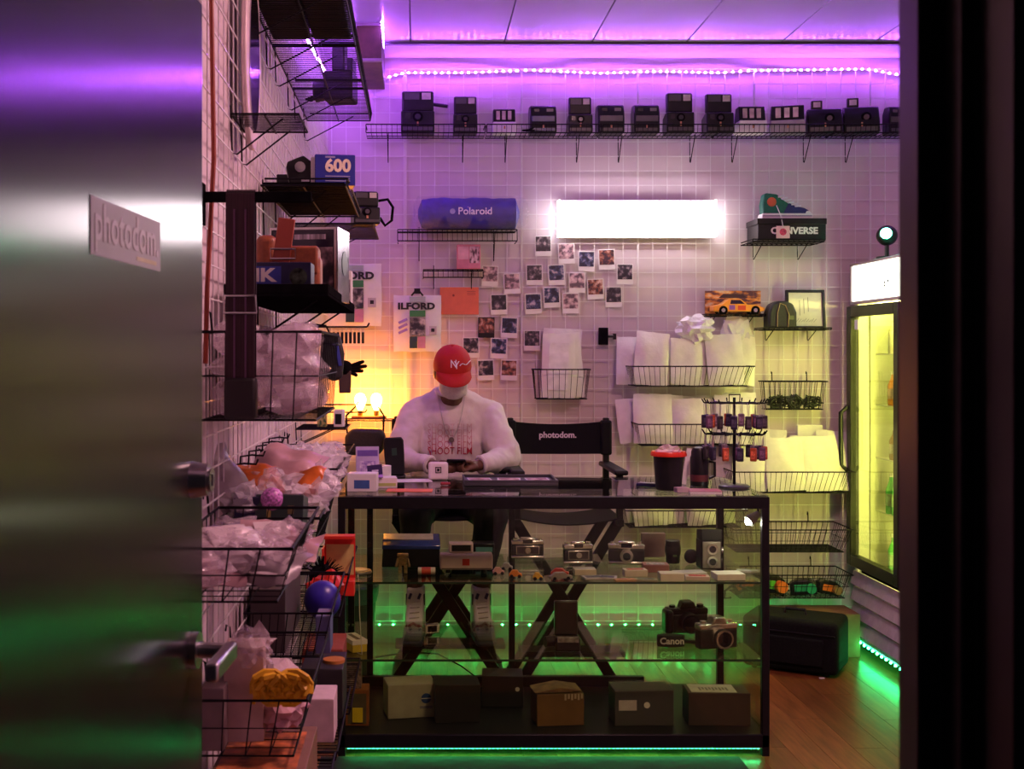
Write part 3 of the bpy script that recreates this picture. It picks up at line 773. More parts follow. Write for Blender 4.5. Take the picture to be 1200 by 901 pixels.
# printed carrier bags
INK = M('ink_black', (.012, .012, .012), .6); BGRN = M('print_green', (.03, .20, .06), .5)
def film_bag(label, x0, x1, y0, y1, z, full=True):
    a, b_ = W(x0, y0, z), W(x1, y1, z); w_ = b_.x - a.x; h_ = a.z - b_.z
    t = thing('carrier_bag', label, 'bag', ((a.x + b_.x) / 2, z, b_.z))
    pouch_mesh(w_, h_, .03, int(x0), .006).build('bag', WHITE, t, angle=60)
    y = -.019
    text('ILFORD', h_ * .155, INK, t, (-.005, y - .003, h_ * .80), bold=.055, sx=1.2, space=1.06)
    face(t, -w_ * .16, w_ * .17, h_ * .62, h_ * .73, y, BGRN, 'print_green', .003)
    face(t, -w_ * .16, w_ * .17, h_ * .88, h_ * .97, y, M('print_pale_green', (.35, .45, .42), .5), 'print_pale_green', .003)
    face(t, -w_ * .16, w_ * .17, h_ * .28, h_ * .60, y, MPHOTO('bag_photo', (.03, .03, .04), (.2, .2, .2), (.6, .58, .55)), 'print_photo', .003)
    face(t, -w_ * .16, 0, h_ * .06, h_ * .27, y, M('print_darkgreen', (.02, .05, .05), .5), 'print_dark', .003)
    face(t, w_ * .01, w_ * .17, h_ * .06, h_ * .27, y, M('print_pink', (.55, .25, .35), .5), 'print_pink', .003)
    face(t, w_ * .25, w_ * .40, h_ * .30, h_ * .45, y, M('print_greybox', (.5, .47, .47), .5), 'print_box', .003)
    face(t, w_ * .29, w_ * .36, h_ * .35, h_ * .41, y - .003, INK, 'print_mark', .001)
    if full:
        for k in range(3): q = MB(); q.box(-w_ * .40, -w_ * .20, y - .003, y, h_ * (.34 + k * .09), h_ * (.385 + k * .09), rot=Matrix.Rotation(R(-25), 3, 'Y')); q.build('print_swirl', M('print_violet', (.35, .25, .6), .25), t)
        q = MB(); q.tube([(-.03, -.004, h_ - .002), (-.012, -.008, h_ + .02), (.012, -.008, h_ + .02), (.03, -.004, h_ - .002)], .005, 6); q.box(-.016, .016, -.014, .008, h_ + .008, h_ + .035); q.build('clip', BLK, t)
    return t
film_bag('white printed carrier bag clipped on the grid above the red cap', 461, 517, 346, 412, 6.235)
film_bag('white printed carrier bag hanging in the left corner behind the shelf', 384, 447, 309, 382, 6.235, False)
# coral envelope
a, b_ = W(515.5, 336.5, 6.26), W(561, 368.5, 6.26)
t = thing('envelope', 'flat coral orange envelope pinned to the grid', 'envelope', ((a.x + b_.x) / 2, 6.262, b_.z))
w_, h_ = b_.x - a.x, a.z - b_.z
q = MB(); q.box(-w_ / 2, w_ / 2, -.001, .001, 0, h_); q.build('sheet', M('coral_paper', (.72, .16, .08), .6, var=.06), t)
q = MB(); q.cyl((-w_ * .15, -.001, h_ * .7), (-w_ * .15, -.002, h_ * .7), .006, n=12); q.build('stamp', M('coral_dark', (.25, .04, .03), .6), t)
for k in range(3): face(t, w_ * .2, w_ * .42, h_ * (.72 + k * .06), h_ * (.735 + k * .06), -.001, M('coral_dark', (.25, .04, .03), .6), 'printed_line')
# black clip on the grid
t = thing('bulldog_clip', 'black bulldog clip on the bare grid right of the envelopes basket', 'clip', W(707, 404, 6.255))
q = MB(); q.box(-.025, .025, -.012, .008, 0, .09); q.build('jaw', BLKM, t, bev=.003)
q = MB(); q.cyl((.025, -.004, .045), (.052, -.004, .045), .008, n=10); q.box(.050, .066, -.012, .004, .028, .058); q.build('knob', BLK, t)
# shoe box and shoe
p = W(924, 283, 6.10); zS = W(882, 283, 6.048).z + .006
bx = thing('shoe_box', 'long black shoe box with white lettering on a small shelf', 'box', (p.x + .002, 6.15, zS))
q = MB(); q.box(-.172, .172, -.10, .10, 0, .082); q.build('base', BLK, bx, bev=.002)
q = MB(); q.box(-.176, .176, -.104, .104, .082, .112); q.build('lid', BLK, bx, bev=.002)
text('CONVERSE', .046, WHITE, bx, (.012, -.1006, .048), bold=.04, sx=1.04)
shoe = thing('sneaker', 'green and blue high top sneaker standing on the black shoe box', 'shoe', (p.x - .012, 6.13, zS + .1125))
GRNS = M('shoe_green', (.005, .12, .08), .65, bump=.3, scale=90); NAVY = M('shoe_navy', (.02, .02, .13), .65, bump=.3, scale=90)
q = MB(); prof = [(-.118, .028), (-.122, .075), (-.112, .125), (-.105, .135), (-.045, .128), (-.03, .110), (.005, .085), (.05, .064), (.09, .056), (.116, .044)]
poly = prof + [(.12, .018), (-.118, .018)]
q.prism(poly, -.036, .036, 'y'); up = q.build('upper', [GRNS], shoe, bev=.016, bseg=4)
q = MB(); q.prism([(-.030, .016), (.122, .016), (.119, .046), (.092, .059), (.05, .067), (.008, .088)], -.038, .038, 'y'); q.build('toe_panel', NAVY, shoe, bev=.012, bseg=4)
q = MB(); q.prism([(.085, .016), (.129, .016), (.127, .040), (.10, .048)], -.040, .040, 'y'); q.build('toe_cap', WHITE, shoe, bev=.010, bseg=4)
q = MB(); q.prism([(-.128, 0), (.128, 0), (.134, .012), (.130, .030), (-.124, .030)], -.043, .043, 'y'); so = q.build('sole', WHITE, shoe, bev=.006, bseg=3)
q = MB(); q.box(-.124, .128, -.0438, -.043, .014, .018); q.build('sole_stripe', M('stripe_dark', (.08, .06, .2), .5), so)
q = MB(); q.ell((-.075, -.036, .088), (.024, .005, .024), 16, 8); q.build('ankle_patch', M('patch_red', (.55, .10, .04), .5), shoe)
q = MB()
for k in range(6):
    q.cyl((-.034 + k * .017 - .010, -.042, .112 - k * .0095), (-.034 + k * .017 + .022, -.040, .120 - k * .0105), .0045, n=6)
q.build('laces', M('lace_white', (.7, .68, .75), .6), shoe)['kind'] = 'stuff'
tg = thing('price_tag', 'pink square tag dangling from the sneaker in front of the box', 'tag', (W(918, 271, 6.03).x, 6.036, W(918, 279, 6.03).z))
q = MB(); q.box(-.034, .034, -.001, .001, 0, .062); q.build('card', M('tag_pink', (.72, .45, .50), .5), tg)
q = MB(); q.cyl((0, -.001, .032), (0, -.002, .032), .018, n=12); q.build('printed_mark', M('tag_red', (.45, .03, .10), .5, var=.8, scale=120), tg)
q = MB(); q.tube([(0, 0, .062), (-.006, .02, .12), (-.018, .05, .172)], .0022, 5); q.build('string', WHITE, tg)
# boxed toy car
a, b_ = W(829, 337, 6.19), W(895, 366, 6.19); zS = W(827, 370, 6.148).z + .006
w_ = b_.x - a.x; cxm = (a.x + b_.x) / 2
t = thing('toy_car', 'orange toy sports car in front of its printed card on the wire shelf', 'toy car', (cxm, 6.17, zS))
CARM = M('toy_orange', (.85, .33, .03), .3, coat=.5, var=.06)
q = MB(); q.prism([(-.13, .016), (.13, .016), (.136, .035), (.10, .046), (.045, .052), (.012, .078), (-.05, .080), (-.085, .055), (-.13, .046)], -.045, .045, 'y'); q.build('body', CARM, t, bev=.006, bseg=3)
q = MB(); q.prism([(-.045, .054), (.03, .054), (.008, .074), (-.04, .075)], -.046, -.0445, 'y'); q.build('side_window', M('toy_window', (.03, .02, .05), .15), t)
for x in (-.08, .085):
    for y in (-.048, .034):
        q = MB(); q.cyl((x, y, .022), (x, y + .014, .022), .022, n=18); wh = q.build('wheel', BLKM, t)
        q = MB(); q.cyl((x, y - .001, .022), (x, y + .002, .022), .010, n=12); q.build('hub', STEEL, wh)
face(t, -.05, -.02, .024, .048, -.0452, M('toy_purple', (.25, .08, .45), .4), 'decal'); face(t, -.005, .035, .022, .046, -.0452, M('toy_red', (.6, .06, .03), .4), 'decal')
t2 = thing('toy_card', 'printed orange backing card standing behind the toy car', 'card', (cxm, 6.245, zS))
q = MB(); q.box(-w_ / 2, w_ / 2, -.002, .002, 0, .128); q.build('card', MPHOTO('toy_card_print', (.12, .05, .06), (.75, .30, .05), (.75, .62, .40), 6.0), t2)
q = MB(); q.prism([(-.075, .09), (.075, .09), (.05, .11), (-.05, .112)], -.003, -.002, 'y'); q.build('printed_car', M('toy_card_dark', (.05, .02, .03), .4), t2)
# small black bag, framed picture
p = W(914, 385, 6.15); zS = W(895, 386, 6.088).z + .006
t = thing('camera_bag', 'small rounded black camera bag beside the framed picture', 'bag', (p.x, 6.15, zS))
q = MB(); q.prism([(-.073, 0), (.073, 0), (.073, .08), (.055, .125), (.02, .14), (-.02, .14), (-.055, .125), (-.073, .08)], -.05, .05, 'y'); q.build('body', M('bag_black', (.018, .02, .018), .6, bump=.2, scale=80), t, bev=.012, bseg=3)
q = MB(); q.tube([(.025, -.055, .006), (.030, -.056, .07), (.012, -.053, .118), (-.015, -.052, .128), (-.028, -.054, .08), (-.030, -.055, .008)], .0025, 5); q.build('piping', M('piping_gold', (.35, .26, .10), .5), t)
q = MB(); q.box(.03, .055, -.056, -.05, .045, .065); q.build('badge', M('badge_green', (.10, .12, .05), .5), t)
a, b_ = W(922.5, 337, 6.2), W(968, 384, 6.2)
t = thing('picture_frame', 'black framed pale drawing leaning at the back of the small shelf', 'picture', ((a.x + b_.x) / 2, 6.21, zS), (R(-6), 0, 0))
w_, h_ = b_.x - a.x, a.z - b_.z - .005; e = .013
for nm, bb in (('frame_side', (-w_ / 2, -w_ / 2 + e, 0, h_)), ('frame_side', (w_ / 2 - e, w_ / 2, 0, h_)), ('frame_rail', (-w_ / 2 + e, w_ / 2 - e, 0, e)), ('frame_rail', (-w_ / 2 + e, w_ / 2 - e, h_ - e, h_))):
    q = MB(); q.box(bb[0], bb[1], -.01, .01, bb[2], bb[3]); q.build(nm, BLK, t, bev=.001)
q = MB(); q.box(-w_ / 2 + e, w_ / 2 - e, 0, .004, e, h_ - e); art = q.build('drawing', M('drawing_paper', (.70, .68, .55), .6, var=.05), t)
q = MB()
for k in range(3): q.box(-.03 + k * .022, -.028 + k * .022, -.001, 0, .07 + .01 * k, .15 + .008 * k)
for k in range(8): q.cyl((-.05 + .013 * k, -.0006, .035), (-.035 + .013 * k, -.0006, .055 - .004 * (k % 3)), .0012, n=4)
q.build('ink_lines', M('drawing_ink', (.12, .10, .08), .6), art)['kind'] = 'stuff'

# ---- envelope baskets
def env_basket(label, x0, y_rim, z_back_w, h, dep=.28, flare=.05, w_=.61, pitch=.026):
    return wire_basket(label, w_, dep, h, (x0 + w_ / 2, 6.262, y_rim - h), 0, flare, pitch, group='wire baskets on the back wall', mid=False)
def row_env(n, xa, xb, yb, zb, hts, lab, grp, seed, tilt=(-6, 6), lean=10, wd=.19, th=.03):
    names = ['leftmost', 'second from left', 'third from left', 'fourth from left', 'fifth from left', 'sixth from left', 'seventh from left', 'eighth from left', 'ninth from left', 'tenth from left']
    r = random.Random(seed)
    for i in range(n):
        u = xa + (xb - xa) * (i + .5) / n
        pouch('padded_envelope', lab % ('rightmost' if i == n - 1 else names[i]), 'envelope', wd * r.uniform(.95, 1.1), hts[i % len(hts)] * r.uniform(.96, 1.04), th, (u, yb + (.055, -.045, .005)[i % 3] + r.uniform(-.010, .010), zb), (R(-lean + r.uniform(-3, 3)), R(r.uniform(*tilt)), R(r.uniform(-7, 7))), PAPER, seed * 20 + i, grp, .012)
# tall envelopes over the person's shoulder
z1 = W(0, 433, 6.10).z; xa = W(626, 0, 6.12).x; xb = W(692, 0, 6.12).x
wire_basket('small wire basket of tall white envelopes left of the black clip', xb - xa, .15, .152, ((xa + xb) / 2, 6.262, z1 - .152), 0, .03, .03, 'wire baskets on the back wall', mid=False)
for k, (dx, dy, rz, w_, h_) in enumerate(((.0, -.035, 3, .20, .36), (.03, -.07, -4, .19, .335), (-.02, -.095, 2, .17, .33))):
    pouch('padded_envelope', ['tall white envelope at the back of the small basket', 'tall white envelope leaning right in the small basket', 'tall labelled white envelope at the front of the small basket'][k], 'envelope', w_, h_, .02, ((xa + xb) / 2 + dx, 6.262 + dy, z1 - .147), (R(-3), R(rz), 0), WHITE if k else PAPER, 300 + k, 'envelopes in the small basket', .006, flap=M('label_white', (.82, .8, .8), .5) if k == 2 else None)
z2 = W(0, 429, 6.1).z
env_basket('upper long wire basket of padded envelopes, level with the wall bag', 1.085, z2, 0, .10)
row_env(9, 1.09, 1.68, 6.13, z2 - .097, (.25, .27, .25, .24, .25, .23), 'pale padded envelope in the upper long basket, %s', 'envelopes in the upper basket', 3, wd=.18)
crumple('crumpled white plastic bag on top of the upper envelope basket', 'plastic_bag', 'bag', (1.43, 6.13, z2 + .10), (.20, .14, .14), MPLASTIC('bag_film', (.85, .83, .9), .75, .25), 5, rough=.5)
crumple('hanging clear bag at the right end of the upper envelope basket', 'plastic_bag', 'bag', (1.66, 6.20, z2 + .03), (.16, .08, .22), MPLASTIC('bag_film', (.85, .83, .9), .75, .25), 9, rough=.35)
z3 = W(0, 497, 6.0).z
env_basket('middle long wire basket of padded envelopes behind the keychain rack', 1.112, z3, 0, .11)
row_env(9, 1.11, 1.70, 6.13, z3 - .105, (.24, .25, .26, .25, .24, .23), 'pale padded envelope in the middle long basket, %s', 'envelopes in the middle basket', 4, wd=.18)
z4 = W(0, 553, 5.99).z
env_basket('lower long wire basket of white envelopes beside the fridge', 1.59, z4, 0, .11)
row_env(9, 1.60, 2.17, 6.13, z4 - .105, (.26, .29, .30, .30, .28, .26), 'white padded envelope in the lower basket by the fridge, %s', 'envelopes in the lower basket', 5, wd=.185)
t = cbox('card_box', 'white card box standing up behind the lower basket envelopes', 'box', (.13, .03, .32), (2.05, 6.235, z4 - .10), mat=WHITE)
z7 = W(0, 598, 6.0).z
env_basket('low wire basket of envelopes seen through the display case', 1.05, z7, 0, .09)
row_env(6, 1.06, 1.6, 6.12, z7 - .087, (.2, .19, .2), 'pale envelope in the basket behind the display case, %s', 'envelopes behind the case', 6, wd=.17)
# cable basket
z5 = W(0, 447, 6.16).z
wire_basket('small wire basket of coiled black cables right of the envelopes', .325, .115, .145, (1.955, 6.262, z5 - .145), 0, .03, .027, mid=False)
CABLE = M('cable_black', (.012, .014, .012), .45)
for k in range(3):
    q = MB(); r = random.Random(40 + k); pts = []
    for i in range(110):
        a = i * 1.13 + r.uniform(-.5, .5); rr = .024 + r.uniform(-.018, .016)
        pts.append((rr * 1.5 * math.cos(a), -.02 + r.uniform(-.022, .022), .034 + rr * math.sin(a)))
    q.tube(pts, .0038, 5)
    tag(q.build('coiled_cable', CABLE, None, loc=(1.862 + k * .092, 6.21, z5 - .139)), 'coiled black cable in the small basket, %s of three' % ['left', 'middle', 'right'][k], 'cable', 'coiled cables')
# empty and toy baskets by the fridge
z6 = W(0, 618, 6.05).z
wire_basket('empty wide wire basket below the white envelopes', .60, .30, .12, (1.885, 6.262, z6 - .12), 0, .06, .027, bottom_fine=True)
z8 = W(0, 672, 6.05).z
wire_basket('lowest wire basket full of coloured camera toys near the floor', .58, .26, .125, (1.905, 6.262, z8 - .125), 0, .05, .027)
OR = M('toy_or', (.75, .16, .02), .45); GR = M('toy_gr', (.08, .45, .04), .45); TQ = M('toy_teal', (.02, .35, .15), .45)
def toycam(label, loc, rot, c1, c2, sc=1):
    t = thing('toy_camera', label, 'toy', loc, rot, 'toys in the lowest basket'); t.scale = (sc, sc, sc)
    q = MB(); q.prism([(-.06, 0), (.06, 0), (.06, .055), (.03, .07), (-.03, .07), (-.06, .055)], -.03, .03, 'y'); q.build('body', BLK, t, bev=.006)
    q = MB(); q.box(-.04, .02, -.033, -.03, .018, .05); q.build('label_patch', c1, t, bev=.001)
    q = MB(); q.cyl((.035, -.03, .032), (.035, -.058, .032), .022, n=16); q.build('lens', c2, t)
    q = MB(); q.tube([(-.06, 0, .05), (-.10, -.01, .045), (-.12, -.02, .015), (-.09, -.03, .004)], .006, 5); q.build('strap', BLKM, t)
    return t
zb = z8 - .118
toycam('black and green toy camera with orange lens in the lowest basket', (1.79, 6.12, zb + .01), (0, R(8), R(12)), GR, OR, 1.35)
toycam('orange and black toy camera at the left end of the lowest basket', (1.70, 6.15, zb + .02), (0, R(-30), R(-10)), OR, OR)
toycam('black toy camera with teal lens in the middle of the lowest basket', (1.985, 6.12, zb), (0, R(-6), R(-15)), TQ, TQ, 1.1)
toycam('black and orange toy camera at the right end of the lowest basket', (2.10, 6.13, zb), (0, R(12), R(10)), OR, M('toy_gold', (.3, .18, .06), .4), 1.0)
# ---- floor things by the fridge
t = cbox('cardboard_box', 'plain brown cardboard box on the floor beside the fridge', 'box', (.41, .22, .215), (2.02, 6.10, .0005), 0, M('cardboard', (.25, .13, .055), .75, var=.12))
q = MB(); q.box(.05, .055, -.1115, -.11, .05, .11); q.build('printed_mark', M('card_ink', (.08, .04, .02), .7), t)
t = thing('suitcase', 'black soft sided suitcase lying on the wooden floor', 'suitcase', (1.84, 5.80, 0), R(-30))
SUIT = M('suit_fabric', (.008, .009, .009), .85, bump=.3, scale=140, var=.3, spec=.1)
q = MB(); q.box(-.225, .225, -.14, .14, .012, .262); q.build('shell', SUIT, t, bev=.03, bseg=4)
q = MB(); q.tube([(-.21, -.143, .20), (.21, -.143, .20)], .004, 5); q.build('zip', BLK, t)
q = MB(); q.box(-.16, .16, -.155, -.138, .05, .18); q.build('front_pocket', SUIT, t, bev=.01, bseg=3)
q = MB(); q.tube([(-.05, 0, .26), (-.045, 0, .284), (.045, 0, .284), (.05, 0, .26)], .008, 6); q.build('handle', BLK, t)
for sx in (-1, 1):
    for sy in (-1, 1):
        q = MB(); q.cyl((sx * .17, sy * .1 - .01, .014), (sx * .17, sy * .1 + .01, .014), .014, n=10); q.build('wheel', BLK, t)
q = MB(); q.box(-.012, .012, -.006, .006, 0, .004); tag(q.build('paper_scrap', WHITE, None, loc=W(963, 794, 5.6).xy.to_3d(), bev=.001), 'tiny white paper scrap on the floor in front of the suitcase', 'paper')
# dark waste bin behind the case
t = thing('waste_bin', 'dark green lined waste bin behind the left end of the case', 'bin', (-.315, 5.72, 0))
q = MB(); q.lathe([(.10, 0), (.125, .40), (.13, .41), (.12, .41), (.095, .02)], 24); q.build('bin', M('bin_dark', (.02, .05, .045), .5), t)
q = MB(); q.lathe([(.126, .34), (.134, .38), (.137, .415), (.128, .425), (.118, .40)], 20); q.build('liner_bag', MPLASTIC('liner', (.03, .2, .15), .8, .3), t)
# ================================================================== left wall
LX = -.460
def lshelf(label, y0, y1, z, dep, lip=.0, **k): return wire_shelf(label, y1 - y0, dep, lip, (LX, (y0 + y1) / 2, z), R(90), **k)
def lbasket(label, y0, y1, zrim, dep, h, **k): return wire_basket(label, y1 - y0, dep, h, (LX, (y0 + y1) / 2, zrim - h), R(90), **k)
ZU = EYE + .985
lshelf('highest black wire shelf nearest the door, carrying two black cases', 3.20, 3.80, ZU, .265, .03, drop=.10, group='high shelves on the left wall', slat=.02)
lshelf('highest black wire shelf in the middle of the left wall, empty', 3.82, 4.42, ZU, .265, .03, drop=.10, group='high shelves on the left wall', slat=.02)
lshelf('highest black wire shelf nearest the corner, carrying a black video camera', 4.44, 5.04, ZU, .265, .03, drop=.10, group='high shelves on the left wall', slat=.02)
lshelf('short empty wire shelf high on the left wall near the door', 2.96, 3.20, EYE + .595, .168, .0, drop=.09, slat=.0165, brk=(.15, .85))
CASEM = M('case_shell', (.007, .007, .008), .6, spec=.08)
# black cases on the top shelf
for i, (xa, xb, lab) in enumerate(((-.452, -.335, 'black hard case on the highest shelf, against the wall'), (-.325, -.205, 'black hard case on the highest shelf, at its outer edge'))):
    t = thing('hard_case', lab, 'case', ((xa + xb) / 2, 3.54, ZU + .006), 0, 'black cases on the highest shelf'); a = (xb - xa) / 2
    q = MB(); q.box(-a, a, -.23, .23, 0, .075); q.build('base', CASEM, t, bev=.006)
    q = MB(); q.box(-a, a, -.23, .23, .078, .13); q.build('lid', CASEM, t, bev=.006)
    for y in (-.12, .12):
        q = MB(); q.box(a, a + .006, y - .015, y + .015, .06, .095); q.build('latch', STEEL, t)
    q = MB(); q.box(-a * .5, a * .5, -.235, -.23, .055, .10); q.build('handle', BLKM, t, bev=.002)
# video camera
t = thing('video_camera', 'bulky black video camera with upright flash on the highest corner shelf', 'camera', (-.325, 4.70, ZU + .004), R(-8))
q = MB(); q.box(-.03, .085, -.06, .06, .0, .115); q.build('body', BLK, t, bev=.008)
q = MB(); q.box(.0, .05, -.04, .03, .115, .225); q.build('flash_unit', BLK, t, bev=.006)
q = MB(); q.box(.06, .083, -.045, .04, .115, .165); q.build('viewfinder', BLK, t, bev=.004)
q = MB(); q.cyl((-.03, 0, .05), (-.075, 0, .045), .038, .043, n=20); ln = q.build('lens', BLK, t)
q = MB(); q.cyl((-.075, 0, .045), (-.078, 0, .045), .034, n=18); q.build('lens_glass', LENS, ln)
q = MB(); q.tube([(-.03, -.05, .03), (-.08, -.055, .0), (-.10, -.05, .004), (-.07, -.06, .012)], .007, 6); q.build('wrist_strap', BLKM, t)
# oval wall mirror
t = thing('oval_mirror', 'tall pale rimmed oval mirror on the left wall near the door', 'mirror', (-.452, 3.22, EYE + .80), 0)
def oval(a, b, n=40): return [(a * math.cos(2 * math.pi * i / n), b * math.sin(2 * math.pi * i / n)) for i in range(n)]
q = MB(); q.prism(oval(.14, .25), 0, .014, 'x'); q.build('backing', M('mirror_rim', (.75, .62, .62), .4), t, bev=.004)
q = MB(); q.prism(oval(.095, .20), .014, .017, 'x'); q.build('mirror_glass', M('mirror', (.45, .42, .5), .12, metal=1), t)
# red cable down the wall by the door
q = MB(); q.tube([(-.452, 2.62, 2.75), (-.451, 2.625, 2.35), (-.446, 2.63, 1.95), (-.450, 2.61, 1.80), (-.452, 2.58, 1.66), (-.452, 2.56, 1.50)], .0055, 7)
tag(q.build('power_cable', M('cable_red', (.32, .05, .02), .5)), 'red cable hanging down the left wall beside the door edge', 'cable')
# face-out arm with a camera strap
yb = 2.57; zb_ = EYE + .338
t = thing('display_rod', 'thick black display arm sticking out from the left wall grid', 'rail', (LX, yb, zb_))
q = MB(); q.box(0, .235, -.010, .010, -.011, .011); q.build('bar', BLKM, t, bev=.002)
q = MB(); q.box(-.006, .004, -.02, .02, -.06, .03); q.build('wall_plate', BLKM, t, bev=.002)
t = thing('camera_strap', 'wide dark camera strap with a metal buckle hung over the display arm', 'strap', (W(282.5, 0, yb).x, yb, zb_ + .012))
STR = M('strap_webbing', (.035, .012, .02), .8, var=.5, scale=300, stretch=(1, .02, .02))
q = MB(); L = .43
prof = [(-.017, -L), (-.016, -.04), (-.012, -.005), (0, .004), (.012, -.005), (.016, -.04), (.017, -L + .03)]
pi = [(y * .72, z - (.004 if abs(z) < .05 else 0)) for y, z in prof][::-1]
q.prism(prof + pi, -.031, .031, 'x'); q.build('webbing', STR, t)
q = MB()
for s in (-1, 1): q.box(s * .012 - .002, s * .012 + .002, -.0185, -.0165, -L + .01, -.04)
q.build('stitching', M('stitch_purple', (.12, .05, .12), .7), t)['kind'] = 'stuff'
q = MB(); q.tube([(-.036, -.021, -.225), (.034, -.021, -.225), (.036, -.021, -.262), (-.036, -.021, -.262)], .0026, 5, closed=True); q.build('buckle', STEEL, t)
q = MB(); q.box(-.034, .034, -.024, .022, -L - .06, -L + .03); q.build('leather_end', M('strap_leather', (.012, .008, .010), .6), t, bev=.008)
# long black tray shelf with leather camera case
ZB = EYE + .158
t = thing('shelf_tray', 'long black tray shelf on the left wall under the leather camera case', 'shelf', (LX, 3.45, ZB - .02))
q = MB(); q.box(0, .25, -.60, .60, 0, .008); q.build('base', BLKM, t, bev=.002)
for bb in ((.244, .25, -.60, .60), (0, .006, -.60, .60), (.006, .244, -.60, -.594), (.006, .244, .594, .60)):
    q = MB(); q.box(*bb, .008, .03); q.build('lip', BLKM, t, bev=.001)
for y in (-.45, 0, .45):
    q = MB(); q.tube([(.002, y, .01), (.002, y, -.13), (.02, y, -.13), (.21, y, -.002)], .003, 5); q.build('bracket', WIREB, t)
zt = ZB - .011
t = thing('film_box', 'dark blue printed box with big white letters on the black tray', 'box', (W(331, 0, 2.95).x, 2.97, zt))
q = MB(); q.box(-.073, .073, -.05, .05, 0, .078); q.build('carton', M('box_navy', (.01, .012, .06), .4), t, bev=.0015)
face(t, -.072, .0, .018, .068, -.0501, M('box_blue', (.03, .05, .35), .4), 'print_panel')
text('IK', .044, WHITE, t, (-.040, -.0512, .045), bold=.04, sx=1.25)
face(t, -.06, .03, .006, .015, -.0501, M('print_lightbar', (.5, .45, .5), .4), 'print_bar')
q = MB(); q.cyl((.042, -.050, .042), (.042, -.0515, .042), .022, n=18); q.build('print_lens', M('print_lens', (.05, .07, .05), .25, var=.9, scale=60), t)
LEA = M('leather_brown', (.26, .065, .02), .5, bump=.3, scale=60, var=.25)
t = thing('leather_camera_case', 'brown leather camera case with buckled strap on the black tray', 'camera case', (-.335, 3.15, zt))
q = MB(); q.box(-.085, -.03, -.04, .05, 0, .165); q.build('side_pouch', LEA, t, bev=.02, bseg=4)
q = MB(); q.box(-.02, .085, -.045, .05, 0, .115); q.build('body', LEA, t, bev=.018, bseg=4)
q = MB(); q.prism([(-.050, .06), (.03, .06), (.05, .10), (.03, .135), (-.05, .135)], -.012, .080, 'x'); q.build('flap', LEA, t, bev=.008, bseg=3)
q = MB(); q.box(-.030, .014, -.060, -.052, .09, .205, rot=Matrix.Rotation(R(8), 3, 'Y')); st_ = q.build('strap', M('leather_red', (.30, .05, .025), .5), t, bev=.002)
q = MB(); q.tube([(-.042, -.063, .10), (.022, -.063, .10), (.022, -.063, .125), (-.042, -.063, .125)], .0028, 6, closed=True); q.build('buckle', STEEL, t)
t = thing('framed_display', 'dark glossy boxed camera display with silver edge behind the leather case', 'box', (-.305, 3.36, zt), R(-8))
q = MB(); q.box(-.10, .09, -.04, .12, 0, .205); q.build('case', M('display_dark', (.012, .012, .035), .15), t, bev=.002)
q = MB(); q.box(.09, .094, -.04, .12, 0, .205); q.build('silver_side', M('foil_silver', (.26, .24, .30), .22, metal=1, var=.7, scale=14), t)
q = MB(); q.cyl((.094, .05, .11), (.0955, .05, .11), .035, n=20); q.build('printed_ring', BLK, t)
for bb in ((-.10, .09, 0, .006), (-.10, .09, .199, .205), (-.10, -.094, .006, .199), (.084, .09, .006, .199)):
    q = MB(); q.box(bb[0], bb[1], -.044, -.04, bb[2], bb[3]); q.build('silver_edge', STEEL, t)
face(t, .0, .08, .03, .15, -.0402, MPHOTO('display_photo', (.02, .02, .03), (.18, .12, .14), (.55, .45, .48)), 'picture')
q = MB(); q.box(-.03, .06, -.0412, -.0402, .172, .186); q.build('printed_line', M('print_line', (.4, .38, .45), .5, var=.9, scale=150, stretch=(1, .01, .01)), t)
t = cbox('film_pack', 'pale film pack with a grey photo at the far end of the black tray', 'box', (.058, .06, .128), (W(403, 0, 4.0).x, 3.98, zt), 0, WHITE)
face(t, -.022, .024, .02, .10, -.0302, MPHOTO('pack_photo', (.04, .04, .05), (.3, .26, .28), (.6, .55, .55)), 'picture'); face(t, -.01, .02, .102, .122, -.0302, M('pack_red', (.6, .12, .10), .5), 'print_red')
# shelf with the 600 film box
ZD = EYE + .500
lshelf('deep black lined shelf high on the left wall with the blue film box', 3.54, 4.34, ZD, .25, .02, drop=.14, slat=.03, brk=(.1, .5, .9), board=BLKM)
lshelf('high wire shelf near the corner holding the strapped instant camera', 4.42, 5.02, EYE + .484, .30, .0, drop=.10)
zt = ZD + .011
t = cbox('film_box', 'blue film box with white 600 lettering on the high shelf', 'box', (.122, .09, .092), (W(390, 0, 3.6).x, 3.66, zt), R(8), M('film_blue', (.02, .03, .30), .4))
text('600', .052, M('print_cream', (.85, .75, .6), .5), t, (.008, -.0462, .058), bold=.04)
for k in range(3): face(t, -.03, .045, .012 + k * .007, .015 + k * .007, -.0451, M('print_bluegrey', (.35, .35, .55), .5), 'printed_line')
face(t, -.03, .0, .083, .088, -.0451, M('print_bluegrey', (.35, .35, .55), .5), 'printed_line')
t = cbox('film_box', 'plain white box between the blue film box and the black camera', 'box', (.034, .09, .085), (W(371, 0, 3.6).x - .002, 3.66, zt), 0, WHITE)
q = MB(); q.cyl((0, -.0451, .06), (0, -.0458, .06), .005, n=10); q.build('printed_dot', M('dot_red', (.5, .05, .08), .5), t)
t = thing('folding_camera', 'black angular folding camera standing left of the blue film box', 'camera', (W(350, 0, 3.62).x, 3.66, zt), R(6))
q = MB(); q.prism([(-.030, 0), (.036, 0), (.040, .07), (.010, .092), (-.038, .072), (-.042, .055)], -.04, .04, 'y'); q.build('body', BLK, t, bev=.004)
